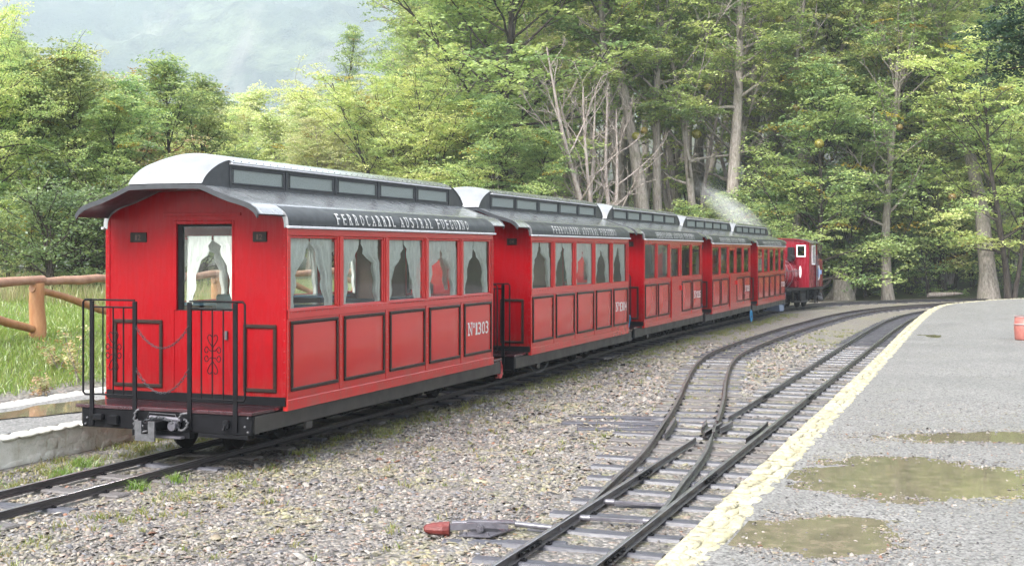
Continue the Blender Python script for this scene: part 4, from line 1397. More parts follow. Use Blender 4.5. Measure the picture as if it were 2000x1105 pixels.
    rv.build('rivets', M['dark_roof'], root)['kind'] = 'stuff'

def chain(root, p0, p1, sag, n=26, r=0.0030):
    mb = MB()
    p0, p1 = Vector(p0), Vector(p1)
    pts = [p0.lerp(p1, k / n) + Vector((0, 0, -sag * 4 * (k / n) * (1 - k / n))) for k in range(n + 1)]
    for k in range(n):
        a, b = pts[k], pts[k + 1]
        d = (b - a); L = d.length; d.normalize()
        e = Vector((0, 1, 0)) if k % 2 else d.cross(Vector((0, 1, 0))).normalized()
        ring = []
        for q in range(8):
            an = 2 * PI * q / 8
            ring.append((a + b) / 2 + d * math.cos(an) * L * 0.72 + e * math.sin(an) * L * 0.36)
        mb.tube(ring, r, 4, 0, False, True, True)
    return mb.build('chain', M['dark_roof'], root)

def bogie(root, y):
    b = empty('bogie', (0, y, 0)); b.parent = root
    for yy in (-0.36, 0.36):
        for x in (-0.275, 0.275):
            def wh(mb):
                s_ = 1
                prof = [(0.02, -0.03), (0.05, -0.035), (0.07, -0.02), (0.125, -0.015), (0.14, -0.03), (0.165, -0.03), (0.185, -0.028), (0.185, -0.016), (0.168, -0.012), (0.162, 0.03), (0.14, 0.03), (0.125, 0.015), (0.07, 0.02), (0.05, 0.035), (0.0, 0.035)]
                rows = [[(z, r * math.cos(2 * PI * k / 20), r * math.sin(2 * PI * k / 20)) for k in range(20)] for r, z in prof]
                mb.grid(rows, 0, True, True)
            o = cached('wheel', 'wheel', M['under'], wh, b, (x, yy, 0.165))
            if x < 0: o.rotation_euler = (0, 0, PI)
        cached('axle', 'axle', M['under'], lambda mb: mb.cyl((-0.27, 0, 0), (0.27, 0, 0), 0.03, 8), b, (0, yy, 0.165))
        for x in (-0.40, 0.40):
            cached('axbox', 'axle_box', M['black'], lambda mb: (mb.box(-0.035, 0.035, -0.07, 0.07, -0.07, 0.06, ch=0.012), mb.cyl((0.035, 0, 0), (0.05, 0, 0), 0.045, 12)), b, (x, yy, 0.165))
    for x in (-0.40, 0.40):
        cached('bside', 'side_frame', M['black'], lambda mb: (mb.box(-0.02, 0.02, -0.50, 0.50, 0.0, 0.055, ch=0.004), mb.box(-0.02, 0.02, -0.14, 0.14, -0.10, -0.001, ch=0.004), mb.tube([(0.0, -0.09, -0.08), (0.0, -0.09, 0.06)], 0.035, 8), mb.tube([(0.0, 0.09, -0.08), (0.0, 0.09, 0.06)], 0.035, 8)), b, (x, 0, 0.205))
    cached('bol', 'bolster', M['under'], lambda mb: mb.box(-0.42, 0.42, -0.10, 0.10, -0.02, 0.06), b, (0, 0, 0.18))

def make_coach(l, t, z, heading, door, curtains, seed, num, label, near=False):
    x, y, _ = W(l, t)
    root = empty('railway_coach', (x, y, z), -heading, label, 'railway coach', 'red coaches of the train')
    build_side(root, 1, door, curtains, seed, num)
    build_side(root, -1, door, curtains, seed + 2, num)
    build_end(root, 0.0, -1, True, seed, num)
    build_end(root, CL, 1, True, seed, num)
    # floor, underframe
    MB().box(-HW + 0.04, HW - 0.04, 0.04, CL - 0.04, 0.42, 0.47).build('floor', M['inside'], root)
    # inside lining under the windows
    for sg in (-1, 1):
        a, b = sorted((sg * (HW - 0.036), sg * (HW - 0.052)))
        MB().box(a, b, 0.04, CL - 0.04, 0.472, 1.28).build('inner_lining', M['inside'], root)
    for sg in (-1, 1):
        a, b = sorted((sg * 0.865, sg * 0.905))
        mb = MB().box(a, b, -0.415, CL + 0.415, 0.262, 0.409, ch=0.004)
        if sg > 0:
            mb.box(0.865, 0.905, 0.45, 0.56, 0.19, 0.261, ch=0.01)
        mb.build('solebar', M['solebar'], root)
    mb = MB()
    for x_ in (-0.35, 0.35): mb.box(x_ - 0.03, x_ + 0.03, 0.0, CL, 0.26, 0.41)
    for y_ in np.linspace(0.3, CL - 0.3, 7): mb.box(-0.86, 0.86, y_ - 0.03, y_ + 0.03, 0.30, 0.41)
    mb.cyl((0.45, 1.9, 0.25), (0.45, 2.7, 0.25), 0.12, 14); mb.box(-0.7, -0.3, 2.0, 2.9, 0.1, 0.3, ch=0.02)
    mb.tube([(0.62, 1.2, 0.29), (0.62, 3.8, 0.22)], 0.012, 6); mb.tube([(0.74, 1.4, 0.20), (0.74, 3.5, 0.24)], 0.009, 6)
    mb.build('underframe', M['under'], root)
    bogie(root, 0.62); bogie(root, CL - 0.62)
    # roof
    mb = MB()
    for sg in (-1, 1):
        o = [(sg * x_, z_) for x_, z_ in RPT if x_ >= 0.36 and x_ < 0.95] + [(sg * x_, z_) for x_, z_ in FASC]
        rows = [[(x_, yy, z_) for x_, z_ in o] for yy in np.linspace(-0.012, CL + 0.012, 12)]
        mb.grid(rows, 0, True)
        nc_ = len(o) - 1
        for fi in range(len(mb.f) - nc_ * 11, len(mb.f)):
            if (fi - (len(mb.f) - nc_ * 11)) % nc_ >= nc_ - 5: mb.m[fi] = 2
        for yy in (-0.012, CL + 0.012):
            inn = [(x_ * 0.955, z_ - 0.02) for x_, z_ in o]
            mb.grid([[(x_, yy, z_) for x_, z_ in o], [(x_, yy, z_) for x_, z_ in inn]], 0, False)
        a, b = sorted((sg * 0.93, sg * 0.985))
        mb.box(a, b, 0.001, CL - 0.001, 2.036, 2.06, 0)
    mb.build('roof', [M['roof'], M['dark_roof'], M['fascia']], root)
    MB().grid([[(x_, yy, z_ - 0.05) for x_, z_ in [(-q[0], q[1]) for q in RPT[:0:-1]] + RPT] for yy in (0.04, CL - 0.04)]).build('inner_ceiling', M['ceiling'], root)
    rv = MB()
    for k in range(40):
        yy = 0.03 + k * (CL - 0.06) / 39
        rv.sphere((0.990, yy, 2.045), 0.006, 5, 3)
        rv.sphere((0.402, yy, 2.622), 0.0065, 5, 3)
    rv.build('rivets', M['dark_roof'], root)['kind'] = 'stuff'
    # lantern (clerestory)
    lan = empty('roof_lantern', (0, 0, 0)); lan.parent = root
    for sg in (-1, 1):
        mb = MB()
        X0, X1 = sorted((sg * 0.355, sg * 0.372))
        mb.box(X0, X1, 0.0, CL, 2.36, 2.425); mb.box(X0, X1, 0.0, CL, 2.556, 2.60)
        for i in range(6):
            yy = i * BAY
            mb.box(X0, X1, max(0, yy - 0.045), min(CL, yy + 0.045), 2.425, 2.556)
            a, b = sorted((sg * 0.372, sg * 0.380))
            mb.box(a, b, max(0, yy - 0.012), min(CL, yy + 0.012), 2.395, 2.585, ch=0.002)
        a, b = sorted((sg * 0.372, sg * 0.392))
        mb.box(a, b, 0.0, CL, 2.362, 2.385, ch=0.003)
        mb.build('lantern_wall', M['dark_roof'], lan)
        for i in range(5):
            def lf(mb):
                moulding(mb, 'x', 0.0, 0.05, BAY - 0.05, 2.41, 2.565, 0.018, sg * 0.009)
            wn = cached(('lf', sg), 'lantern_window', M['dark_roof'], lf, lan, (sg * 0.372, i * BAY, 0))
            cached('lp', 'pane', M['frost'], lambda mb: mb.add([(0, 0.05, 2.42), (0, BAY - 0.05, 2.42), (0, BAY - 0.05, 2.56), (0, 0.05, 2.56)], [(0, 1, 2, 3)]), wn, (-sg * 0.006, 0, 0))
        a, b = sorted((sg * 0.372, sg * 0.408))
        MB().box(a, b, -0.0, CL, 2.586, 2.602, ch=0.003).build('lantern_drip', M['strip'], lan)
    mb = MB()
    rows = [[(xx * 0.408, yy, 2.604 + 0.022 + 0.072 * (1 - xx * xx) - (0.02 if abs(xx) > 0.99 else 0)) for xx in np.linspace(-1, 1, 15)] for yy in np.linspace(0, CL, 6)]
    mb.grid(rows, 0, True)
    for yy in (0, CL):
        mb.grid([[(xx * 0.408, yy, 2.604 + 0.022 + 0.072 * (1 - xx * xx) - (0.02 if abs(xx) > 0.99 else 0)) for xx in np.linspace(-1, 1, 15)], [(xx * 0.408, yy, 2.603) for xx in np.linspace(-1, 1, 15)]], 0, False)
    mb.build('lantern_roof', M['roof'], lan)
    # seats and tables
    if True:
        for yy in (0.22, 1.75, 2.45, 3.95):
            for sx_ in (-0.50, 0.50):
                def st(mb):
                    mb.box(-0.36, 0.36, 0, 0.10, 0.47, 1.24, ch=0.02); mb.box(-0.36, 0.36, 0.10, 0.42, 0.72, 0.82, ch=0.02); mb.box(-0.3, 0.3, 0.12, 0.36, 0.471, 0.72)
                cached('seat', 'seat', M['seat'], st, root, (sx_, yy, 0))
        if near: MB().box(-0.06, 0.40, 0.42, 0.52, 0.47, 1.41, ch=0.02).build('seat', M['seat'], root)
        if curtains:
            for yy in (1.0, 3.2):
                for sx_ in (-0.62, 0.62):
                    cached('table', 'table', M['table'], lambda mb: (mb.box(-0.24, 0.24, 0, 0.5, 1.27, 1.30, ch=0.006), mb.cyl((0, 0.25, 0.47), (0, 0.25, 1.27), 0.025, 8)), root, (sx_, yy, 0))
    return root

coaches = []
LAB = ['rearmost red coach, nearest the camera, numbered 1303, with curtained windows and iron railings',
       'second red coach from the camera, curtained windows, five wide windows and no side door',
       'third red coach from the camera, dark windows and a side door in the middle',
       'fourth red coach from the camera, dark windows, with a side door, between two coaches',
       'front red coach, smallest in the picture, coupled to the steam locomotive']
CP = [(-6.754, 9.675, 0.0), (-6.783, 16.03, 0.0), (-6.90, 22.4, 0.0), (-6.95, 28.6, -0.04), (-6.95, 34.6, -0.08)]
for i in range(5):
    coaches.append(make_coach(CP[i][0], CP[i][1], CP[i][2], TH, i in (2, 3), i < 2, i, ['1303', '1304', '1215', '1213', '1210'][i], LAB[i], i == 0))
# things on the rear end of the last coach
rc = coaches[0]
chain(rc, (-0.285, -0.475, 1.17), (0.285, -0.475, 1.17), 0.20)
chain(rc, (-0.285, -0.475, 0.80), (0.285, -0.475, 0.80), 0.22)
def coupler(root, f, y, full=True):
    cp = empty('coupler', (0, 0, 0)); cp.parent = root
    s_ = -1
    Yc = lambda d: y + f * d
    a, b = sorted((Yc(0.44), Yc(0.66)))
    MB().box(-0.06, 0.06, a, b, 0.28, 0.35, ch=0.008).build('drawbar', M['black'], cp)
    if full:
        mb = MB(); a, b = sorted((Yc(0.66), Yc(0.675)))
        mb.prism([(-0.13, 0.19), (0.07, 0.19), (0.07, 0.36), (0.005, 0.36), (0.005, 0.25), (-0.065, 0.25), (-0.065, 0.36), (-0.13, 0.36)], 'y', a, b)
        mb.build('hook_plate', M['steel'], cp)
        mb = MB(); mb.cyl((-0.10, Yc(0.50), 0.37), (0.22, Yc(0.50), 0.36), 0.020, 10); mb.cyl((0.16, Yc(0.56), 0.31), (0.16, Yc(0.48), 0.31), 0.04, 12); mb.box(-0.15, 0.25, min(Yc(0.47), Yc(0.55)), max(Yc(0.47), Yc(0.55)), 0.20, 0.22, ch=0.004)
        mb.build('draw_gear', M['lever_steel'], cp)
        for pts_, nm in (([(-0.22, 0.43), (-0.25, 0.40), (-0.255, 0.33), (-0.22, 0.30), (-0.15, 0.29)], 'shackle'), ([(-0.23, 0.34), (-0.26, 0.31), (-0.24, 0.25), (-0.19, 0.235), (-0.13, 0.25)], 'shackle'), ([(0.28, 0.42), (0.23, 0.41), (0.20, 0.36), (0.19, 0.30), (0.22, 0.27), (0.27, 0.29), (0.29, 0.34), (0.26, 0.37)], 'shackle')):
            MB().tube([(px, Yc(0.50 + 0.02 * (k % 2)), pz) for k, (px, pz) in enumerate(catmull(pts_, 3))], 0.011, 6).build(nm, M['steel'], cp)
        o = chain(cp, (-0.12, Yc(0.56), 0.33), (0.17, Yc(0.56), 0.34), -0.045, 9, 0.006)
        MB().tube([(-0.15, Yc(0.475), 0.36), (-0.13, Yc(0.475), 0.405), (0.14, Yc(0.475), 0.40), (0.16, Yc(0.475), 0.35)], 0.004, 4).build('wire_bail', M['steel'], cp)
    else:
        MB().box(-0.10, 0.10, min(Yc(0.60), Yc(0.72)), max(Yc(0.60), Yc(0.72)), 0.25, 0.38, ch=0.01).build('knuckle', M['black'], cp)
coupler(rc, -1, 0.0)
for i, c_ in enumerate(coaches):
    coupler(c_, 1, CL, False)
    if i: coupler(c_, -1, 0.0, False)
# bolts and lamp brackets on the rear beam
for x_, z_, sx_, sz_ in ((-0.66, 0.345, 0.05, 0.055), (-0.50, 0.325, 0.05, 0.085)):
    MB().box(x_ - sx_, x_ + sx_, -0.51, -0.461, z_ - sz_ * 0.5, z_ + sz_ * 0.5, ch=0.008).build('lamp_bracket', M['black'], rc)
mb = MB(); mb.box(0.63, 0.69, -0.50, -0.461, 0.30, 0.375, ch=0.012); mb.cyl((0.655, -0.52, 0.29), (0.655, -0.50, 0.33), 0.012, 8)
mb.build('tail_bracket', M['black'], rc)
for x_, z_ in ((0.835, 0.325), (0.865, 0.40), (0.865, 0.28), (-0.80, 0.33), (-0.82, 0.275)):
    cached('bolt', 'bolt', M['steel'], lambda mb: mb.sphere((0, 0, 0), 0.012, 8, 5), rc, (x_, -0.464, z_))
# hoses between the coaches
def coil(root, c, r, n, mat, name='cable_coil', th=0.006):
    pts = []
    rs_ = random.Random(4)
    for k in range(n * 12):
        a = 2 * PI * k / 12
        rr = r * (1 + 0.14 * math.sin(a * 0.37 + 1))
        pts.append((c[0] + 0.03 * math.sin(a * 0.21), c[1] + rr * math.cos(a), c[2] + rr * 1.15 * math.sin(a)))
    MB().tube(pts, th, 5).build(name, mat, root)
coil(coaches[0], (0.84, CL + 0.50, 0.30), 0.085, 6, M['red_cable'])
MB().tube(catmull([(0.86, CL + 0.40, 0.40), (0.86, CL + 0.52, 0.40), (0.84, CL + 0.60, 0.38), (0.8, CL + 0.7, 0.43)], 4), 0.006, 5).build('red_cable', M['red_cable'], coaches[0])
for i in (2, 3):
    MB().tube(catmull([(0.78, -0.46, 0.35), (0.84, -0.50, 0.62), (0.86, -0.66, 0.66), (0.86, -0.80, 0.56), (0.84, -0.84, 0.36)], 6), 0.012, 6).build('air_hose', M['blue_hose'], coaches[i])
    MB().tube(catmull([(0.70, -0.46, 0.35), (0.84, -0.62, 0.20), (0.87, -0.35, 0.30), (0.88, -0.1, 0.29)], 6), 0.007, 6).build('air_hose', M['steel'], coaches[i])
coil(coaches[4], (0.88, -0.62, 0.16), 0.13, 2, M['blue_hose'], 'air_hose', 0.012)
MB().tube(catmull([(0.86, 0.2, 0.26), (0.88, 0.45, 0.14), (0.88, 0.75, 0.15), (0.87, 1.0, 0.24)], 6), 0.007, 5).build('air_hose', M['steel'], coaches[1])

# ================================================================== LOCOMOTIVE
LH = R(30)
lo = empty('steam_locomotive', (8.02, 40.55, -0.08), -LH, 'red steam locomotive at the head of the train, with a white framed cab window', 'locomotive')
M['loco_red'] = red_paint('locomotive_red', (0.20, 0.003, 0.014), (0.15, 0.002, 0.010), 0.3)
M['loco_black'] = simple('locomotive_black', (0.006, 0.006, 0.007), (0.016, 0.016, 0.017), 20, 0.4, 0.6, spec=0.2)
M['boiler_band'] = simple('grey_boiler_band', (0.16, 0.18, 0.21), (0.22, 0.24, 0.27), 20, 0.3, metal=0.3)
M['white_enamel'] = simple('white_enamel', (0.72, 0.72, 0.74), (0.8, 0.8, 0.82), 20, 0.3)
M['blue_enamel'] = simple('blue_emblem', (0.20, 0.33, 0.62), (0.26, 0.4, 0.7), 20, 0.3)
M['guard'] = simple('blue_grey_guard', (0.13, 0.16, 0.24), (0.18, 0.22, 0.31), 9, 0.4)
mb = MB()
mb.box(-0.80, 0.80, 0.0, 4.05, 0.60, 0.68, ch=0.01)
mb.build('footplate', M['loco_black'], lo)
mb = MB()
for x_ in (-0.36, 0.36): mb.box(x_ - 0.03, x_ + 0.03, 0.1, 3.95, 0.22, 0.60)
mb.box(-0.7, 0.7, 0.0, 0.06, 0.30, 0.60, ch=0.01); mb.box(-0.7, 0.7, 3.98, 4.04, 0.30, 0.60, ch=0.01)
for y_ in (0.75, 1.55, 2.35, 3.3): mb.box(0.72, 0.78, y_ - 0.03, y_ + 0.03, 0.30, 0.60)
mb.box(0.70, 0.78, 0.8, 1.5, 0.22, 0.27); mb.box(0.45, 0.75, 1.7, 2.25, 0.24, 0.52, ch=0.02)
mb.build('loco_frame', M['loco_black'], lo)
for y_ in (0.55, 1.30, 2.75, 3.50):
    for x_ in (-0.29, 0.29):
        def lw(mb):
            prof = [(0.03, -0.04), (0.08, -0.04), (0.09, -0.01), (0.20, -0.01), (0.21, -0.035), (0.25, -0.035), (0.28, -0.03), (0.28, -0.015), (0.255, -0.01), (0.25, 0.035), (0.21, 0.035), (0.20, 0.01), (0.09, 0.01), (0.08, 0.05), (0.0, 0.05)]
            mb.grid([[(z_, r_ * math.cos(2 * PI * k / 24), r_ * math.sin(2 * PI * k / 24)) for k in range(24)] for r_, z_ in prof], 0, True, True)
            for k in range(8):
                a = 2 * PI * k / 8
                mb.tube([(0, 0.07 * math.cos(a), 0.07 * math.sin(a)), (0, 0.21 * math.cos(a), 0.21 * math.sin(a))], 0.016, 4)
        o = cached('lwheel', 'wheel', M['under'], lw, lo, (x_, y_, 0.255))
        if x_ < 0: o.rotation_euler = (0, 0, PI)
for ya, yb in ((0.55, 1.30), (2.75, 3.50)):
    MB().box(0.40, 0.43, ya - 0.05, yb + 0.05, 0.16, 0.21, ch=0.006).build('coupling_rod', M['steel'], lo)
    mb = MB(); mb.cyl((0.50, (ya + yb) / 2 + 0.62, 0.34), (0.50, (ya + yb) / 2 + 0.95, 0.34), 0.13, 14); mb.tube([(0.46, yb, 0.2), (0.50, (ya + yb) / 2 + 0.62, 0.34)], 0.02, 6)
    mb.build('cylinder', M['loco_black'], lo)
mb = MB(); mb.tube([(0, 0.45, 1.13), (0, 2.1, 1.13)], 0.54, 28); mb.build('boiler', M['loco_red'], lo)
for y_, w_ in ((0.42, 0.30), (1.0, 0.03), (1.5, 0.03)):
    mb = MB(); mb.tube([(0, y_, 1.13), (0, y_ + w_, 1.13)], 0.548, 28); mb.build('boiler_band', M['boiler_band'], lo)
mb = MB(); mb.tube([(0, 0.75, 1.55), (0, 0.75, 2.02), (0, 0.75, 2.06), (0, 0.75, 2.12)], [0.11, 0.12, 0.17, 0.16], 16); mb.build('chimney', M['loco_black'], lo)
mb = MB(); mb.tube([(0, 1.5, 1.55), (0, 1.5, 1.85), (0, 1.5, 1.95)], [0.2, 0.19, 0.06], 16); mb.build('steam_dome', M['loco_red'], lo)
MB().box(-0.36, 0.36, 0.60, 0.95, 2.13, 2.18, ch=0.01).build('spark_plate', M['loco_black'], lo)
MB().cyl((0.25, 1.05, 1.6), (0.25, 1.05, 2.05), 0.03, 8).build('whistle_pipe', M['loco_black'], lo)
MB().cyl((0.40, 1.6, 1.66), (0.40, 1.9, 1.66), 0.10, 10).build('air_pump', M['loco_black'], lo)
MB().box(0.25, 0.42, 1.8, 2.08, 1.66, 2.02, ch=0.02).build('generator', M['loco_black'], lo)
mb = MB(); mb.tube([(0.57, 0.5, 1.24), (0.57, 2.08, 1.24)], 0.012, 6); mb.sphere((0.5, 0.9, 1.3), 0.04); mb.sphere((0.42, 1.9, 1.64), 0.035)
mb.build('hand_rail', M['steel'], lo)
mb = MB(); mb.box(0.30, 0.55, 1.75, 2.08, 0.684, 0.90, ch=0.02); mb.build('sand_box', M['loco_red'], lo)
cab = empty('cab', (0, 0, 0)); cab.parent = lo
def cabz(x_): return 2.30 - 0.13 * (abs(x_) / 0.9) ** 3
mb = MB()
for (x0, x1, z0, z1) in ((-0.9, 0.50, 0.684, None), (0.76, 0.9, 0.684, None), (0.50, 0.76, 0.684, 1.72), (0.50, 0.76, 2.06, None)):
    if z1 is None:
        xs = np.linspace(x0, x1, 6)
        mb.prism([(x0, z0), (x1, z0)] + [(float(q), cabz(q)) for q in xs[::-1]], 'y', 2.10, 2.14)
    else: mb.box(x0, x1, 2.10, 2.14, z0, z1)
mb.build('cab_front', M['loco_red'], cab)
mb = MB(); moulding(mb, 'y', 2.10, 0.47, 0.79, 1.69, 2.09, 0.042, -0.025)
w1 = mb.build('cab_window', M['white_enamel'], cab)
MB().add([(0.5, 2.115, 1.71), (0.76, 2.115, 1.71), (0.76, 2.115, 2.07), (0.5, 2.115, 2.07)], [(0, 1, 2, 3)]).build('pane', M['glass_dark'], w1)
mb = MB().box(0.865, 0.90, 2.141, 2.40, 0.684, 2.17); mb.box(0.865, 0.90, 2.40, 2.72, 0.684, 1.45); mb.box(0.865, 0.90, 2.40, 2.72, 2.06, 2.17); mb.box(0.865, 0.90, 2.96, 3.05, 0.684, 2.17)
mb.box(-0.90, -0.865, 2.141, 3.05, 0.684, 2.17); mb.box(-0.865, 0.865, 3.01, 3.05, 0.684, 1.6)
mb.build('cab_side', M['loco_red'], cab)
mb = MB(); moulding(mb, 'x', 0.90, 2.38, 2.74, 1.43, 2.08, 0.04, 0.02)
w2 = mb.build('cab_window', M['white_enamel'], cab)
MB().add([(0.885, 2.4, 1.45), (0.885, 2.72, 1.45), (0.885, 2.72, 2.06), (0.885, 2.4, 2.06)], [(0, 1, 2, 3)]).build('pane', M['glass_dark'], w2)
mb = MB()
rows = [[(float(q), yy, cabz(q) + 0.012) for q in np.linspace(-0.95, 0.95, 19)] for yy in (2.04, 3.12)]
mb.grid(rows, 0, True); mb.grid([[(a, b, c - 0.03) for a, b, c in r_] for r_ in rows], 0, True)
for k in (0, 1): mb.grid([rows[k], [(a, b, c - 0.03) for a, b, c in rows[k]]], 1, False)
mb.build('cab_roof', [M['roof'], M['loco_red']], cab)
mb = MB(); mb.prism([(0.60 + 0.045 * math.cos(2 * PI * k / 20), 1.20 + 0.20 * math.sin(2 * PI * k / 20)) for k in range(20)], 'y', 2.085, 2.099)
mb.build('oval_plate', M['white_enamel'], cab)
mb = MB(); mb.prism([(-0.80, 0.684), (0.80, 0.684), (0.80, 1.56), (0.72, 1.62), (-0.72, 1.62), (-0.80, 1.56)], 'y', 3.06, 3.98)
mb.build('rear_tank', M['loco_red'], lo)
mb = MB(); mb.prism([(3.45 + 0.21 * math.cos(2 * PI * k / 20), 1.15 + 0.26 * math.sin(2 * PI * k / 20)) for k in range(20)], 'x', 0.801, 0.812)
em = mb.build('emblem', M['white_enamel'], lo)
mb = MB(); mb.prism([(3.45 + 0.14 * math.cos(2 * PI * k / 20), 1.15 + 0.18 * math.sin(2 * PI * k / 20)) for k in range(20)], 'x', 0.812, 0.816)
mb.box(0.801, 0.810, 3.62, 3.86, 1.10, 1.24)
mb.build('emblem_centre', M['blue_enamel'], em)
for y_ in (2.80, 2.98):
    MB().tube([(0.94, y_, 0.70), (0.94, y_, 1.75)], 0.014, 6).build('grab_rail', M['steel'], cab)
mb = MB()
for z_ in (0.18, 0.36, 0.54): mb.box(0.70, 0.92, 2.76, 3.02, z_, z_ + 0.02)
mb.box(0.88, 0.92, 2.74, 2.76, 0.15, 0.6); mb.box(0.88, 0.92, 3.02, 3.04, 0.15, 0.6)
mb.build('cab_step', M['loco_black'], lo)
mb = MB(); mb.prism([(-0.75, 0.56), (0.78, 0.56), (0.70, 0.0), (-0.6, 0.0)], 'y', -0.02, 0.02); mb.prism([(0.15, 0.26), (0.70, 0.20), (0.72, 0.0), (0.18, 0.0)], 'y', -0.42, -0.03)
mb.build('pilot_plate', M['guard'], lo)
mb = MB(); mb.box(-0.06, 0.06, -0.35, 0.0, 0.28, 0.35); mb.build('drawbar', M['black'], lo)
mb = MB(); mb.cyl((0.82, 3.5, 0.42), (0.90, 3.5, 0.42), 0.06, 12); mb.cyl((0.55, 3.7, 0.35), (0.80, 3.9, 0.25), 0.08, 10); mb.build('side_fitting', M['steel'], lo)
# ================================================================== VEGETATION
def leaf_mat():
    m = NT('beech_foliage')
    at = m.n('Attribute', attribute_name='col')
    oi = m.n('ObjectInfo')
    hsv = m.n('HueSaturation')
    m.l(at.outputs['Color'], hsv.inputs['Color'])
    m.l(m.math('ADD', 0.485, m.math('MULTIPLY', oi.outputs['Random'], 0.03)), hsv.inputs['Hue'])
    m.l(m.math('ADD', 0.8, m.math('MULTIPLY', oi.outputs['Random'], 0.4)), hsv.inputs['Value'])
    c = hsv.outputs[0]
    d = m.n('BsdfDiffuse'); m.l(c, d.inputs[0])
    t = m.n('BsdfTranslucent')
    m.l(m.mix(1.0, c, (1.12, 1.15, 0.85), 'MULTIPLY'), t.inputs[0])
    mx = m.n('MixShader', Fac=0.50)
    m.l(d.outputs[0], mx.inputs[1]); m.l(t.outputs[0], mx.inputs[2])
    g = m.n('BsdfGlossy', Roughness=0.35)
    m2 = m.n('MixShader', Fac=0.06)
    m.l(mx.outputs[0], m2.inputs[1]); m.l(g.outputs[0], m2.inputs[2])
    return m.done(m2.outputs[0])
M['leaf'] = leaf_mat()
def bark_mat(name, c1, c2, moss=0.3):
    m = NT(name)
    v = m.coord()
    a = m.noise(m.scaled(v, (6, 6, 1.1)), 3, 6, 0.7)
    c = m.mix(m.ramp(a, [(0.35, 0.0), (0.65, 1.0)]), c1, c2)
    c = m.mix(m.ramp(m.noise(v, 2.2, 5, 0.7), [(0.52, 0.0), (0.66, moss)]), c, (0.12, 0.13, 0.07))
    return m.done(m.bsdf(c, 0.85, 0, 0.2, m.bump(a, 0.9, 0.05)))
M['bark'] = bark_mat('grey_beech_bark', (0.16, 0.135, 0.115), (0.40, 0.36, 0.32))
M['bark_dark'] = bark_mat('dark_wet_bark', (0.028, 0.022, 0.020), (0.09, 0.075, 0.065), 0.15)
M['bark_pale'] = bark_mat('bleached_dead_wood', (0.22, 0.17, 0.15), (0.46, 0.41, 0.38), 0.1)

PAL = {'pale': ((0.546, 0.571, 0.288), (0.600, 0.600, 0.340), (0.451, 0.509, 0.264)),  # 'pale' has the distance haze mixed into the leaf colour
       'green': ((0.301, 0.385, 0.153), (0.439, 0.505, 0.206), (0.213, 0.302, 0.134)),
       'yellow': ((0.471, 0.518, 0.204), (0.591, 0.594, 0.257), (0.352, 0.433, 0.178)),
       'russet': ((0.501, 0.436, 0.245), (0.600, 0.435, 0.281), (0.391, 0.415, 0.206)),
       'shade': ((0.035, 0.070, 0.045), (0.055, 0.095, 0.055), (0.022, 0.045, 0.030)),  # silhouette darkness of the near branch put into the leaf colour
       'dark': ((0.142, 0.197, 0.089), (0.207, 0.269, 0.119), (0.102, 0.151, 0.073))}
def leaves(rng, pads, pal, lsize, dens, cap=60000):
    """flat sprays of small leaves: pads rows = x,y,z,r,yaw"""
    pads = np.array(pads, float)
    npad = len(pads)
    cnt = np.maximum(6, (dens * pads[:, 3] ** 2).astype(int))
    tot = cnt.sum()
    if tot > cap: cnt = np.maximum(4, (cnt * cap / tot).astype(int))
    pi = np.repeat(np.arange(npad), cnt)
    n = len(pi)
    r = np.sqrt(rng.uniform(0, 1, n)); a = rng.uniform(0, 2 * PI, n)
    rr = pads[pi, 3]
    u, v = r * np.cos(a) * rr * 1.25, r * np.sin(a) * rr * 0.72
    # feathery: gather along a few twigs fanning out of the pad
    v = v + 0.05 * np.sin(u * 16 + pi)
    yaw = pads[pi, 4]
    x = u * np.cos(yaw) - v * np.sin(yaw); y = u * np.sin(yaw) + v * np.cos(yaw)
    tilt = rng.normal(0, 0.22, npad)[pi]; tilt2 = rng.normal(0, 0.22, npad)[pi]
    z = -0.14 * (u * u + v * v) / rr + rng.normal(0, 0.032, n) * (0.5 + rr) + x * tilt + y * tilt2
    c = np.stack([pads[pi, 0] + x, pads[pi, 1] + y, pads[pi, 2] + z], -1)
    # leaf quads, mostly lying, tilted at random
    nx, ny = rng.normal(0, 0.55, n), rng.normal(0, 0.55, n)
    nz = np.ones(n)
    N = np.stack([nx, ny, nz], -1); N /= np.linalg.norm(N, axis=1)[:, None]
    th = rng.uniform(0, 2 * PI, n)
    T = np.stack([np.cos(th), np.sin(th), np.zeros(n)], -1)
    T -= N * (T * N).sum(1)[:, None]; T /= np.linalg.norm(T, axis=1)[:, None]
    B = np.cross(N, T)
    s = 0.80 * lsize * rng.uniform(0.6, 1.4, n)
    T *= s[:, None] * 0.62; B *= s[:, None] * 0.40
    V = np.stack([c - T, c + B, c + T, c - B], 1).reshape(-1, 3)
    F = np.arange(n * 4).reshape(-1, 4)
    p = np.array(PAL[pal])
    pc = p[rng.randint(0, 3, npad)]
    col = pc[pi] * rng.uniform(0.80, 1.18, (n, 1))
    hue = rng.uniform(0, 1, npad)[pi]
    if pal in ('russet',): col = np.where((hue > 0.7)[:, None], np.array((0.32, 0.19, 0.09)) * rng.uniform(0.8, 1.2, (n, 1)), col)
    else: col = np.where((hue > 0.985)[:, None], np.array((0.34, 0.25, 0.05)) * rng.uniform(0.8, 1.2, (n, 1)), col)
    return V, F, np.repeat(col, 4, 0)

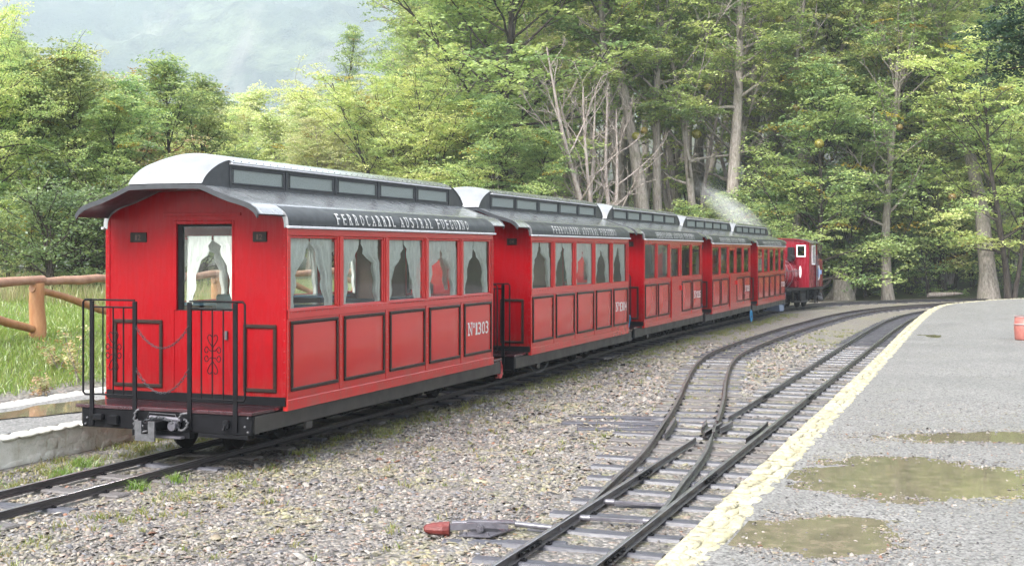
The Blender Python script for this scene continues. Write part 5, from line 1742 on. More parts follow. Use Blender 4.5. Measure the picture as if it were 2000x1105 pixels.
def tube_mesh(tubes):
    """tubes: list of (pts, radii, sides) -> V, F (quads)"""
    V, F = [], []
    b = 0
    for pts, rad, ns in tubes:
        P = np.array(pts, float); m = len(P)
        d = np.gradient(P, axis=0); d /= (np.linalg.norm(d, axis=1)[:, None] + 1e-9)
        ref = np.array((0.37, 0.93, 0.05)) if abs(d[0][2]) > 0.7 else np.array((0, 0, 1.0))
        e1 = ref - d * (d @ ref)[:, None]; e1 /= (np.linalg.norm(e1, axis=1)[:, None] + 1e-9)
        e2 = np.cross(d, e1)
        th = np.arange(ns) * 2 * PI / ns
        ring = P[:, None, :] + (e1[:, None, :] * np.cos(th)[None, :, None] + e2[:, None, :] * np.sin(th)[None, :, None]) * np.array(rad)[:, None, None]
        V.append(ring.reshape(-1, 3))
        i = np.arange(m - 1)[:, None] * ns; k = np.arange(ns)[None, :]
        k2 = (k + 1) % ns
        F.append(np.stack([i + k, i + k2, i + ns + k2, i + ns + k], -1).reshape(-1, 4) + b)
        b += m * ns
    return np.concatenate(V), np.concatenate(F)

def wander(rng, p, d, length, n, wob, lift=0.0):
    pts = [np.array(p, float)]
    d = np.array(d, float); d /= np.linalg.norm(d)
    for k in range(n):
        d = d + rng.normal(0, wob, 3) + np.array((0, 0, lift))
        d /= np.linalg.norm(d)
        pts.append(pts[-1] + d * length / n)
    return pts

def gen_tree(name, seed, H, CR, base=0.25, stems=1, tr=0.16, pal='green', bark='bark', nl=26, leaf=0.11, dens=215, bare=0.0, shape='round', cap=60000, lift=0.02, padr=(0.35, 0.75), lean=0.05, wob=0.06, trunk_split=0.0):
    """returns (wood mesh, crown mesh or None)"""
    rng = np.random.RandomState(seed)
    tubes, pads = [], []
    for s in range(stems):
        az = rng.uniform(0, 2 * PI)
        ln = lean * (1 + (stems > 1) * 2.2)
        d0 = np.array((math.cos(az) * ln, math.sin(az) * ln, 1))
        Hs = H * (1 if s == 0 else rng.uniform(0.75, 0.95))
        st = wander(rng, (0.12 * math.cos(az) * (stems > 1), 0.12 * math.sin(az) * (stems > 1), -0.15), d0, Hs * 0.97, 12, wob, 0.05)
        ts = tr * (1 if s == 0 else 0.75)
        rad = [ts * (1.35 if k == 0 else 1) * (1 - 0.9 * (k / 12) ** 0.9) + 0.012 for k in range(13)]
        tubes.append((st, rad, 9))
        S_ = np.array(st)
        n_l = nl // stems
        for i in range(n_l):
            h = base + (0.985 - base) * ((i + rng.uniform(0, 0.9)) / n_l) ** 0.9
            q = h * 12; k = min(int(q), 11); f = q - k
            p = S_[k] * (1 - f) + S_[k + 1] * f
            a = i * 2.4 + rng.uniform(-0.5, 0.5)
            hh = (h - base) / (1 - base)
            if shape == 'round': R_ = CR * (0.55 + 0.45 * math.sin(PI * min(1, hh * 1.05 + 0.12))) * (1.0 if hh < 0.85 else 0.75)
            elif shape == 'cone': R_ = CR * (1.05 - 0.85 * hh)
            else: R_ = CR * (0.7 + 0.5 * hh) * (1.0 if hh < 0.9 else 0.8)
            R_ *= rng.uniform(0.6, 1.12)
            el = rng.uniform(0.15, 0.75) + 0.5 * hh
            L = R_ / max(0.45, math.cos(el) )
            L = min(L, R_ * 1.5)
            lb = wander(rng, p, (math.cos(a) * math.cos(el), math.sin(a) * math.cos(el), math.sin(el)), L, 7, 0.12, lift - 0.03 * (1 - hh))
            r0 = max(0.012, np.interp(h * 12, range(13), rad) * 0.42)
            tubes.append((lb, [r0 * (1 - 0.85 * j / 7) + 0.004 for j in range(8)], 5))
            LB = np.array(lb)
            subs = []
            nsub = max(2, int(L * 1.7))
            for j in range(nsub):
                qf = rng.uniform(0.28, 1.0) * 7; kk = min(int(qf), 6); ff = qf - kk
                pp = LB[kk] * (1 - ff) + LB[kk + 1] * ff
                dd = LB[kk + 1] - LB[kk]; dd /= np.linalg.norm(dd)
                a2 = rng.choice((-1, 1)) * rng.uniform(0.5, 1.2)
                ddx = np.array((dd[0] * math.cos(a2) - dd[1] * math.sin(a2), dd[0] * math.sin(a2) + dd[1] * math.cos(a2), dd[2] * 0.5 + rng.uniform(-0.05, 0.35)))
                sl = L * rng.uniform(0.18, 0.42)
                sb = wander(rng, pp, ddx, sl, 4, 0.18, lift)
                tubes.append((sb, [max(0.009, r0 * 0.5 * (1 - 0.8 * m_ / 4)) for m_ in range(5)], 4))
                subs.append(sb)
                if bare > 0.5:
                    for m_ in range(3):
                        b0 = sb[rng.randint(1, 5)]
                        d2 = rng.normal(0, 0.6, 3) + np.array((0, 0, 0.5))
                        tb = wander(rng, b0, d2, sl * rng.uniform(0.3, 0.7), 3, 0.25, 0.03)
                        tubes.append((tb, [0.009, 0.007, 0.005, 0.003], 3))
            if rng.uniform() < bare: continue
            for frac in (0.45, 0.68, 0.86, 1.0):
                qf = frac * 7; kk = min(int(qf), 6); ff = qf - kk
                pp = LB[kk] * (1 - ff) + LB[kk + 1] * ff + rng.normal(0, 0.06, 3)
                pads.append((pp[0], pp[1], pp[2], rng.uniform(*padr), math.atan2(LB[kk + 1][1] - LB[kk][1], LB[kk + 1][0] - LB[kk][0]) + rng.uniform(-0.4, 0.4)))
            for sb in subs:
                for m_ in (2, 4):
                    pp = sb[m_] + rng.normal(0, 0.05, 3)
                    pads.append((pp[0], pp[1], pp[2], rng.uniform(*padr) * (0.95 if m_ == 2 else 0.8), rng.uniform(0, 2 * PI)))
    V, F = tube_mesh(tubes)
    wood = np_mesh('trunk', V, F, M[bark], None, True)
    crown = None
    if pads and bare < 0.95:
        V, F, col = leaves(rng, pads, pal, leaf, dens, cap)
        crown = np_mesh('crown', V, F, M['leaf'], col, False)
    return wood, crown

PROTO = {
    # name: args
    'beechA': dict(seed=1, H=12, CR=3.3, base=0.16, stems=1, tr=0.17, pal='green', bark='bark_dark', nl=46),
    'beechB': dict(seed=2, H=11, CR=3.6, base=0.12, stems=3, tr=0.13, pal='yellow', bark='bark_dark', nl=54, shape='round'),
    'beechC': dict(seed=3, H=14, CR=3.2, base=0.30, stems=1, tr=0.22, pal='green', bark='bark', nl=44, shape='round'),
    'beechD': dict(seed=4, H=10, CR=3.4, base=0.10, stems=2, tr=0.12, pal='yellow', bark='bark_dark', nl=50, shape='round', leaf=0.10),
    'hazedA': dict(seed=21, H=10, CR=3.5, base=0.10, stems=2, tr=0.12, pal='pale', bark='bark', nl=50, shape='round', leaf=0.12),
    'hazedB': dict(seed=22, H=10, CR=3.2, base=0.10, stems=1, tr=0.13, pal='pale', bark='bark', nl=46, shape='cone', leaf=0.12),
    'russet': dict(seed=5, H=9, CR=2.8, base=0.15, stems=2, tr=0.11, pal='russet', bark='bark_dark', nl=42, shape='round', cap=38000, dens=110),
    'tall': dict(seed=6, H=19, CR=3.4, base=0.42, stems=1, tr=0.34, pal='green', bark='bark', nl=44, shape='flat', leaf=0.12, padr=(0.4, 0.85), wob=0.035),
    'tallB': dict(seed=7, H=18, CR=3.0, base=0.50, stems=2, tr=0.30, pal='yellow', bark='bark', nl=40, shape='flat', leaf=0.12, padr=(0.4, 0.8), wob=0.04, lean=0.07),
    'layer': dict(seed=8, H=8, CR=3.0, base=0.05, stems=1, tr=0.11, pal='green', bark='bark_dark', nl=48, shape='cone', leaf=0.10, lift=0.0),
    'young': dict(seed=9, H=4.2, CR=1.9, base=0.04, stems=2, tr=0.05, pal='green', bark='bark_dark', nl=30, shape='cone', cap=16000, padr=(0.28, 0.5), leaf=0.09),
    'bush': dict(seed=10, H=2.4, CR=1.5, base=0.02, stems=3, tr=0.035, pal='dark', bark='bark_dark', nl=36, shape='round', cap=16000, padr=(0.2, 0.4), leaf=0.075, dens=260),
    'spire': dict(seed=12, H=15, CR=2.7, base=0.12, stems=1, tr=0.2, pal='green', bark='bark_dark', nl=46, shape='cone', padr=(0.35, 0.7)),
    'dead': dict(seed=14, H=9.5, CR=2.3, base=0.15, stems=6, tr=0.15, pal='green', bark='bark_pale', nl=66, bare=1.0, lean=0.09, lift=0.06, wob=0.05),
    'baretop': dict(seed=16, H=15, CR=2.8, base=0.35, stems=3, tr=0.17, pal='yellow', bark='bark_pale', nl=48, bare=0.55, lean=0.06, lift=0.06, cap=30000),
    'halfdead': dict(seed=15, H=13, CR=3.0, base=0.30, stems=2, tr=0.22, pal='yellow', bark='bark', nl=40, bare=0.6, lean=0.06, lift=0.05, cap=22000),
    'candelabra': dict(seed=17, H=11.5, CR=3.6, base=0.24, stems=1, tr=0.22, pal='green', bark='bark', nl=30, bare=0.35, lift=0.07, cap=36000, wob=0.04),
}
PM = {k: gen_tree(k, **v) for k, v in PROTO.items()}
rt = random.Random(31)
ORD = ['first', 'second', 'third', 'fourth', 'fifth', 'sixth', 'seventh', 'eighth', 'ninth', 'tenth', 'eleventh', 'twelfth', 'thirteenth', 'fourteenth', 'fifteenth', 'sixteenth', 'seventeenth', 'eighteenth', 'nineteenth', 'twentieth', 'twenty-first', 'twenty-second']
ROWS = []
def number_rows():
    for grp in set(g for _, _, g in ROWS):
        r = sorted([(px, o) for px, o, g in ROWS if g == grp], key=lambda q: q[0])
        for k, (px, o) in enumerate(r):
            o['label'] = o['label'] + ', ' + ORD[k] + ' from the left'
def place_tree(kind, px, Y, label, group=None, s=1.0, h=None, rz=None, name='beech_tree', cat='tree', z=None, wide=1.0):
    """stands on the ground at distance Y, in the direction of the photograph's column px"""
    X = (px - 1000) / FPX * Y
    wood, crown = PM[kind]
    if h is not None: s = h / PROTO[kind]['H']
    o = empty(name, (X, Y, gz(X, Y) if z is None else z), rt.uniform(0, 2 * PI) if rz is None else rz, label, cat, group)
    o.scale = (s * wide, s * wide, s)
    link('trunk', wood, o)
    if crown is not None: link('crown', crown, o)
    if group in NUM: ROWS.append((px, o, group))
    return o
T = place_tree
NUM = ('young beeches in the thicket behind the log fence', 'shrubs behind the log fence', 'pale hazy beeches behind the middle of the train', 'tall beeches of the wood behind the train', 'saplings at the foot of the wood')
# left side, beyond the fence
LG = 'leafy beeches beyond the log fence'
T('beechB', 195, 44, 'yellow green beech with a rounded top, tallest tree left of the rear coach roof', LG, h=7.4, rz=1.0, wide=0.9)
T('beechD', 95, 40, 'yellow green beech at the left, next to the tallest round one', LG, h=6.4, rz=0.4, wide=0.9)
T('russet', 262, 37, 'small beech with reddish tan leaves just left of the coach roof', LG, h=5.5, rz=2.0)
T('russet', 235, 39, 'reddish leaved beech in front of the tall rounded beech', LG, h=5.4, rz=4.1)
T('beechA', 20, 36, 'green beech at the left edge of the picture', LG, h=5.9, rz=1.4)
T('beechA', -50, 34, 'green beech partly outside the left edge', LG, h=6.3, rz=3.0)
T('beechD', -15, 29, 'leafy branches reaching in at the top left corner of the picture', LG, h=6.1, rz=5.0, wide=0.8)
T('beechD', 310, 50, 'pale green beech right behind the rear coach canopy', LG, h=6.2, rz=0.9)
T('beechA', 345, 62, 'pale hazy beech, farthest of those left of the coach roof', LG, h=7.3, rz=2.9)
for i, (px, Y, k, h) in enumerate(((60, 31, 'layer', 5.5), (150, 32, 'layer', 5.8), (205, 31, 'layer', 4.6), (0, 30, 'layer', 5.4), (255, 33, 'layer', 5.2), (120, 35, 'beechA', 5.4), (30, 34, 'beechA', 5.4), (180, 36, 'beechA', 5.6), (330, 38, 'layer', 6.4), (400, 40, 'layer', 6.2))):
    T(k, px, Y, 'slender young beech in the thicket behind the log fence', 'young beeches in the thicket behind the log fence', h=h)
T('bush', 112, 25.6, 'dense dark round bush standing just behind the log fence post', None, h=2.1, wide=1.1, name='bush', cat='bush')
for i, (px, Y, h) in enumerate(((20, 26.5, 1.7), (165, 26.5, 2.1), (60, 28, 1.9), (215, 27.5, 2.2), (300, 28, 2.4), (380, 29, 2.3))):
    T('bush' if i % 2 else 'young', px, Y, 'low green shrub in the row behind the log fence', 'shrubs behind the log fence', h=h, name='shrub', cat='bush')
for i, (px, Y, k, h) in enumerate(((-110, 38, 'beechD', 7.0), (-190, 44, 'beechA', 8.4), (-280, 40, 'beechB', 7.8), (-370, 46, 'russet', 7.2), (-470, 42, 'beechA', 8.2), (-580, 45, 'beechD', 8.6), (-700, 40, 'beechB', 8.0), (-860, 38, 'beechA', 8.4), (-1050, 36, 'beechD', 8.0), (-230, 60, 'hazedA', 9.4), (-420, 62, 'hazedB', 9.8), (-640, 58, 'hazedA', 9.4), (-140, 31, 'layer', 4.8), (-330, 33, 'layer', 5.2), (-520, 31, 'layer', 5.0))):
    T(k, px, Y, 'leafy beech of the row that goes on beyond the left edge of the picture', 'beeches beyond the left edge', h=h)
# hazy middle distance
MG = 'pale hazy beeches behind the middle of the train'
for i, (px, Y, k, h) in enumerate(((430, 72, 'hazedA', 10.2), (500, 64, 'hazedB', 10.4), (560, 66, 'hazedA', 10.4), (620, 60, 'hazedB', 9.4), (470, 58, 'hazedA', 8.2), (545, 54, 'hazedB', 8.0), (600, 52, 'hazedA', 7.4), (655, 56, 'beechD', 8.4), (700, 54, 'hazedB', 8.2), (420, 54, 'beechD', 7.6), (380, 66, 'hazedA', 8.6), (760, 52, 'hazedA', 8.4), (820, 50, 'beechB', 8.6), (720, 62, 'hazedA', 10.2))):
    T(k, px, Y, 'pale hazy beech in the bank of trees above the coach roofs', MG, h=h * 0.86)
T('spire', 672, 72, 'tall slender green tree rising above its neighbours against the mountain', None, h=13.9, rz=0.3, wide=0.85)
T('spire', 626, 78, 'thinner pointed tree standing left of the tallest slender one', None, h=10.6, rz=2.0, wide=0.7)
# right of the gap the wood fills the frame
BG = 'tall beeches of the wood behind the train'
for i, (px, Y, k, h) in enumerate(((775, 66, 'beechC', 11.8), (830, 62, 'beechA', 13.5), (880, 68, 'spire', 17.5), (930, 60, 'beechC', 16.5), (975, 66, 'tall', 18.5), (810, 76, 'tall', 15.0), (1040, 62, 'beechA', 16.5), (1085, 70, 'tall', 19), (1130, 66, 'beechC', 17), (1210, 68, 'tall', 19), (1300, 66, 'tallB', 18.5), (1360, 72, 'tall', 20), (1455, 68, 'beechC', 17.5), (1520, 70, 'tall', 19.5), (1580, 64, 'beechC', 17), (1650, 66, 'tall', 18.5), (1700, 70, 'tallB', 19.5), (1760, 66, 'beechA', 17.0), (1830, 68, 'tall', 18.5), (1890, 64, 'beechC', 17), (1950, 66, 'tall', 18), (2010, 62, 'beechA', 16.5))):
    T(k, px, Y, 'tall leafy beech standing deep in the wood behind the train', BG, h=h)
for i in range(34):
    px = 800 + i * 38 + rt.uniform(-14, 14)
    Y = rt.uniform(78, 112)
    T(rt.choice(('tall', 'beechC', 'tallB', 'beechA', 'spire')), px, Y, 'beech far back in the wood, glimpsed between nearer trees', 'trees far back in the wood', h=rt.uniform(14, 18))
FG = 'leafy beeches at the front of the wood'
T('beechA', 1010, 50, 'dark stemmed beech with bent trunks and spreading green crown above the second coach', None, h=15.0, rz=0.5, wide=1.25)
T('beechC', 890, 52, 'broad green beech filling the space left of the dark stemmed beech', FG, h=13.8, rz=1.5)
T('beechB', 790, 47, 'yellow green beech low above the roof of the first coach', FG, h=8.0, rz=0.2)
T('beechD', 870, 45, 'yellow green spreading beech above the gap between the first two coaches', FG, h=7.6, rz=2.2)
T('layer', 960, 44, 'layered green beech low over the roof of the second coach', FG, h=6.4, rz=1.2)
T('layer', 1050, 45, 'small layered green beech left of the bleached dead tree', FG, h=5.6, rz=2.0)
T('dead', 1172, 46, 'bleached bare dead tree with many whitish stems above the third coach', None, h=9.4, rz=0.7, wide=1.0, name='dead_tree')
T('halfdead', 1385, 51, 'half dead beech with a thick pale grey trunk and bare upper limbs behind the steam', None, h=15.5, rz=1.9)
T('tall', 1408, 49.5, 'beech with the thickest pale grey trunk, standing right behind the steam', None, h=18, rz=0.9)
T('tall', 1272, 49, 'tall beech with a broad grey trunk right of the dead tree', None, h=17.5, rz=2.9)
T('tall', 1296, 50.5, 'slightly thinner grey trunked beech just right of the broad one', None, h=16.5, rz=4.4, wide=0.8)
T('tallB', 1222, 52, 'twin stemmed tall beech behind the dead tree', None, h=17, rz=4.0)
T('halfdead', 1530, 54, 'leaning grey beech with bare twisting limbs above the locomotive cab', None, h=14.5, rz=0.2)
T('tall', 1355, 60, 'tall straight beech between the two thickest trunks', FG, h=18, rz=5.2)
T('layer', 1600, 50, 'dense layered green beech directly behind the locomotive', FG, h=9.4, rz=0.6)
T('layer', 1660, 53, 'bright green layered beech right of the locomotive', FG, h=10.2, rz=3.6)
T('beechA', 1580, 57, 'full green beech towering above the locomotive cab', FG, h=15.0, rz=1.0)
T('layer', 1505, 50, 'low green beech sprouting above the roof of the front coach', FG, h=4.8, rz=2.1)
T('young', 1450, 47, 'young green beech showing behind the steam', FG, h=4.4, rz=1.1)
T('young', 1390, 47, 'young green beech showing over the fourth coach roof', FG, h=3.9, rz=3.0)
T('young', 1330, 46, 'young green beech showing over the third coach roof', FG, h=3.6, rz=4.4)
for px_, Y_, h_, lb_ in ((1655, 55, 14.5, 'beech with pale bare upper branches above the bright layered one'), (1850, 57, 14.0, 'beech with bleached bare branches high in the wood near the right edge'), (1478, 55, 14.8, 'beech with pale bare branches right of the steam'), (1120, 55, 13.8, 'pale limbed beech left of the bleached dead tree'), (985, 60, 14.5, 'pale limbed beech rising behind the dark stemmed one'), (1345, 53, 13.5, 'pale limbed beech between the dead tree and the steam')):
    T('baretop', px_, Y_, lb_, None, h=h_)
T('candelabra', 1735, 51.5, 'beech with a pale trunk and low upswept curving limbs, standing alone right of the locomotive', None, h=11.6, rz=0.8)
T('tall', 1932, 50.6, 'beech with a massive grey trunk, at the right near the platform end', None, h=15.5, rz=2.2, wide=1.3)
T('beechB', 1975, 50, 'yellow green spreading beech at the right edge of the picture', FG, h=10.5, rz=0.8)
T('beechD', 1850, 55, 'yellowish beech with wide sprays between the pale trunk and the massive trunk', FG, h=12.0, rz=2.8)
T('beechC', 1790, 58, 'tall green beech behind the one with curving limbs', FG, h=14.0, rz=1.9)
T('beechA', 2030, 56, 'green beech just past the right edge of the picture', FG, h=13.5, rz=1.9)
for i, (px, Y, h) in enumerate(((1690, 54, 3.2), (1775, 55, 3.0), (1815, 54, 3.6), (1865, 56, 3.4), (1900, 56, 2.6), (1975, 55, 3.2), (1640, 56, 3.6), (1600, 57, 3.0), (1560, 55, 3.2), (1720, 57, 3.8), (2010, 54, 2.6), (1840, 58, 4.0))):
    T('young', px, Y, 'green beech sapling at the foot of the wood', 'saplings at the foot of the wood', h=h, name='beech_sapling')
for i in range(20):
    px = 1000 + i * 52 + rt.uniform(-18, 18)
    T('young', px, rt.uniform(60, 76), 'sapling half hidden among the trunks inside the wood', 'saplings inside the wood', h=rt.uniform(3, 5), name='beech_sapling')
number_rows()
# bare grey trunks between the trees
GT = 'plain grey trunks standing inside the wood'
wood0, _ = PM['tall']
def trunk_only(px, Y, r, h, label, group):
    rng = np.random.RandomState(int(px))
    X = (px - 1000) / FPX * Y
    z = gz(X, Y)
    st = wander(rng, (0, 0, -0.2), (rng.normal(0, 0.05), rng.normal(0, 0.05), 1), h, 8, 0.03, 0.02)
    tubes = [(st, [r * (1.5 if k == 0 else 1.0) * (1 - 0.35 * k / 8) for k in range(9)], 10)]
    for k in range(5):
        p = st[rng.randint(3, 8)]
        a = rng.uniform(0, 2 * PI)
        lb = wander(rng, p, (math.cos(a), math.sin(a), 0.6), rng.uniform(1, 2.5), 5, 0.2, 0.04)
        tubes.append((lb, [r * 0.22, r * 0.18, r * 0.13, r * 0.1, r * 0.06, r * 0.03], 5))
    V, F = tube_mesh(tubes)
    o = empty('bare_tree', (X, Y, z), 0, label, 'tree', group)
    link('trunk', np_mesh('trunk', V, F, M['bark'], None, True), o)
for px, Y, r in ((1300, 61, 0.17), (1335, 58, 0.20), (1350, 64, 0.15), (1385, 60, 0.16), (1470, 60, 0.18), (1490, 66, 0.2), (1445, 64, 0.16), (1510, 58, 0.15), (1255, 62, 0.24), (1320, 68, 0.2), (1685, 62, 0.15), (1800, 60, 0.16), (1860, 62, 0.2), (1905, 66, 0.18), (1820, 66, 0.2), (1980, 60, 0.2), (1650, 64, 0.17), (1195, 60, 0.22), (1100, 60, 0.18), (2000, 64, 0.2)):
    trunk_only(px, Y, r, 12, 'straight grey trunk in the shade of the wood', GT)
# mistletoe balls high in the crowns
def ball_mesh(seed, pal):
    rng = np.random.RandomState(seed)
    n = 900
    d = rng.normal(0, 1, (n, 3)); d /= np.linalg.norm(d, axis=1)[:, None]
    c = d * (rng.uniform(0.55, 1, n) ** 0.6)[:, None]
    T_ = np.cross(d, rng.normal(0, 1, (n, 3))); T_ /= np.linalg.norm(T_, axis=1)[:, None]
    B_ = np.cross(d, T_)
    s = 0.13
    V = np.stack([c - T_ * s, c + B_ * s, c + T_ * s, c - B_ * s], 1).reshape(-1, 3)
    col = np.array(pal) * rng.uniform(0.7, 1.25, (n, 1))
    return np_mesh('mistletoe', V, np.arange(n * 4).reshape(-1, 4), M['leaf'], np.repeat(col, 4, 0))
MIS = []
bm1, bm2 = ball_mesh(1, (0.36, 0.32, 0.06)), ball_mesh(2, (0.40, 0.31, 0.08))
for px, py, Y, r in ((1205, 122, 49, 0.20), (1238, 100, 49, 0.20), (1232, 45, 49, 0.17), (1242, 266, 49, 0.17), (1258, 255, 49, 0.15), (1320, 235, 51, 0.17), (1360, 262, 50, 0.20), (1382, 170, 50, 0.15), (1330, 98, 51, 0.17), (1600, 281, 48, 0.19), (1757, 249, 49, 0.14), (793, 145, 50, 0.15), (750, 178, 50, 0.13), (1555, 210, 50, 0.15), (1522, 38, 50, 0.17), (1860, 385, 49, 0.16), (1290, 160, 50, 0.13)):
    o = link('mistletoe', bm1 if r > 0.165 else bm2, None, ((px - 1000) / FPX * Y, Y, CAM_H + (490 - py) / FPX * Y))
    o.scale = (r, r, r * 0.95)
    tag(o, 'yellow orange ball of mistletoe hanging in a beech crown', 'mistletoe', 'mistletoe balls in the beech crowns')
    MIS.append((px, o))
for k, (px, o) in enumerate(sorted(MIS, key=lambda q: q[0])): o['label'] += ', ' + ORD[k] + ' from the left'
# overhanging branch at the top right, nearer than the wood
def overhang():
    rng = np.random.RandomState(77)
    tubes, pads = [], []
    X0, Y0, Z0 = 9.05, 19.5, 5.65
    for k in range(7):
        d = (-1, rng.uniform(-0.3, 0.3), rng.uniform(-0.22, 0.12))
        p0 = (X0 + rng.uniform(-0.2, 0.6), Y0 + rng.uniform(-0.8, 0.8), Z0 + rng.uniform(-1.1, 0.5) + 0.1 * k)
        lb = wander(rng, p0, d, rng.uniform(1.4, 2.7), 7, 0.12, -0.01)
        tubes.append((lb, [0.03 * (1 - 0.85 * j / 7) + 0.003 for j in range(8)], 5))
        for j in range(2, 8):
            for q in range(2):
                p = lb[j] + rng.normal(0, 0.12, 3)
                pads.append((p[0], p[1], p[2], rng.uniform(0.24, 0.42), rng.uniform(0, 6.28)))
    # the limb and trunk that carry them stand outside the frame
    tubes.append((wander(rng, (11.6, 19.6, -0.1), (0.02, 0, 1), 7.6, 8, 0.03), [0.2 - 0.012 * j for j in range(9)], 10))
    tubes.append((wander(rng, (11.6, 19.6, 5.0), (-1, 0, 0.42), 2.6, 6, 0.05), [0.09 - 0.01 * j for j in range(7)], 7))
    V, F = tube_mesh(tubes)
    o = empty('beech_tree', (0, 0, 0), 0, 'nearest tree, only its dark leafy branch reaching in at the top right corner', 'tree')
    link('trunk', np_mesh('trunk', V, F, M['bark_dark'], None, True), o)
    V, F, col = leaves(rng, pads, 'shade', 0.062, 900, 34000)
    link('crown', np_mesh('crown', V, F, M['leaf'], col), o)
overhang()

# undergrowth: low leafy mass at the foot of the wood
rng = np.random.RandomState(5)
pads = []
for i in range(2300):
    px = rng.uniform(900, 2080); Y = rng.uniform(53.5, 92)
    X = (px - 1000) / FPX * Y
    if fbm(np.array([X * 0.3]), np.array([Y * 0.3]), 4, 3)[0] < 0.40: continue
    pads.append((X, Y, gz(X, Y) + rng.uniform(0.08, 0.9) * rng.uniform(0.3, 1), rng.uniform(0.25, 0.6), rng.uniform(0, 6.28)))
V, F, col = leaves(rng, pads, 'dark', 0.11, 110, 60000)
tag(link('undergrowth', np_mesh('undergrowth', V, F, M['leaf'], col)), 'low leafy undergrowth on the floor of the wood', 'undergrowth', kind='stuff')

# ---------------------------------------------------------------- grass
def blades(rng, P, h, w_, cols, lean=0.5, zf=None):
    """P (n,2) world xy"""
    n = len(P)
    z = (zf or ground_z)(P[:, 0], P[:, 1])
    a = rng.uniform(0, 2 * PI, n)
    hh = h * rng.uniform(0.4, 1.3, n)
    ww = w_ * rng.uniform(0.7, 1.3, n)
    lx, ly = rng.normal(0, lean, n) * hh, rng.normal(0, lean, n) * hh
    sx_, sy_ = np.cos(a) * ww, np.sin(a) * ww
    base = np.stack([P[:, 0], P[:, 1], z - 0.01], -1)
    v0 = base - np.stack([sx_, sy_, 0 * z], -1); v1 = base + np.stack([sx_, sy_, 0 * z], -1)
    m0 = base + np.stack([lx * 0.35 + sx_ * 0.7, ly * 0.35 + sy_ * 0.7, hh * 0.6], -1); m1 = base + np.stack([lx * 0.35 - sx_ * 0.7, ly * 0.35 - sy_ * 0.7, hh * 0.6], -1)
    tip = base + np.stack([lx, ly, hh], -1)
    V = np.stack([v0, v1, m0, m1, tip], 1).reshape(-1, 3)
    k = np.arange(n)[:, None] * 5
    F = np.concatenate([k + np.array([[0, 1, 2]]), k + np.array([[0, 2, 3]]), k + np.array([[3, 2, 4]])], 0)
    c = np.array(cols)[rng.randint(0, len(cols), n)] * rng.uniform(0.75, 1.25, (n, 1))
    return V, F, np.repeat(c, 5, 0)
GC = [(0.17, 0.28, 0.05), (0.23, 0.34, 0.07), (0.28, 0.33, 0.09), (0.24, 0.32, 0.08)]
rng = np.random.RandomState(8)
n = 150000
t_ = rng.uniform(2, 30, n); l_ = -10.35 - rng.gamma(1.6, 2.0, n)
keep = (l_ > -24)
P = np.stack([l_ * CS + t_ * SN, -l_ * SN + t_ * CS], -1)
pxs = 1000 + P[:, 0] / P[:, 1] * FPX
keep &= (pxs < 1000) & (pxs > -1300) & ((pxs > -150) | (rng.uniform(0, 1, n) < 0.5)) & ((pxs < 330) | (rng.uniform(0, 1, n) < 0.25))
P = P[keep]
V, F, col = blades(rng, P, 0.10, 0.006, GC, 0.55)
tag(link('meadow_grass', np_mesh('meadow_grass', V, F, M['leaf'], col)), 'green meadow grass on the slope below the log fence', 'grass', kind='stuff')
# tall dry grass at the back of the meadow
n = 9000
px = rng.uniform(-80, 420, n); Y = rng.uniform(23, 30, n)
P = np.stack([(px - 1000) / FPX * Y, Y], -1)
V, F, col = blades(rng, P, 0.34, 0.007, [(0.42, 0.36, 0.21), (0.33, 0.33, 0.15), (0.26, 0.32, 0.10)], 0.25)
tag(link('dry_grass', np_mesh('dry_grass', V, F, M['leaf'], col)), 'tall dry straw coloured grass under the trees behind the fence', 'grass', kind='stuff')
# tufts and moss along the rails
def tufts(rng, spots, cols, h, name, label, per=40, r=0.06):
    P = []
    for l, t, k in spots:
        m_ = max(4, int(per * k))
        a = rng.uniform(0, 2 * PI, m_); rr = rng.gamma(1.5, r * 0.5, m_) * k
        P.append(np.stack([(l + rr * np.cos(a)) * CS + (t + rr * np.sin(a)) * SN, -(l + rr * np.cos(a)) * SN + (t + rr * np.sin(a)) * CS], -1))
    P = np.concatenate(P)
    V, F, col = blades(rng, P, h, 0.004, cols, 0.6)
    tag(link(name, np_mesh(name, V, F, M['leaf'], col)), label, 'grass', kind='stuff')
sp = []
for i in range(240):
    sp.append((rng.uniform(-7.95, -7.2), rng.uniform(5, 14), rng.uniform(0.5, 1.6)))
for i in range(420):   # along the train's shadow side
    t = rng.uniform(5.5, 40)
    sp.append((-6.15 + abs(rng.normal(0, 0.28)) + (0.12 if t < 9 else 0), t, rng.uniform(0.4, 1.3)))
for i in range(260):
    sp.append((rng.uniform(-6.0, -3.2), rng.uniform(5, 30), rng.uniform(0.2, 0.8)))
for i in range(50):
    sp.append((rng.uniform(-3.9, -2.9), rng.uniform(24, 32), rng.uniform(0.4, 1)))
tufts(rng, sp, [(0.26, 0.25, 0.07), (0.20, 0.24, 0.05), (0.30, 0.25, 0.10), (0.14, 0.20, 0.04)], 0.055, 'weeds', 'yellow green weeds and moss tufts between the ballast stones', 34, 0.07)
tufts(rng, [(-6.93, 6.55, 1.2), (-6.62, 6.35, 0.8), (-7.55, 7.55, 1.5), (-7.3, 8.6, 1.5), (-6.35, 8.35, 1.2), (-6.25, 8.7, 1.0), (-7.6, 8.0, 1.6), (-7.5, 9.1, 1.6), (-6.2, 6.6, 0.7), (-1.33, 6.1, 1.2)], [(0.13, 0.24, 0.03), (0.19, 0.30, 0.05)], 0.09, 'grass_tufts', 'fresh green grass tufts growing against the rails', 110, 0.06)
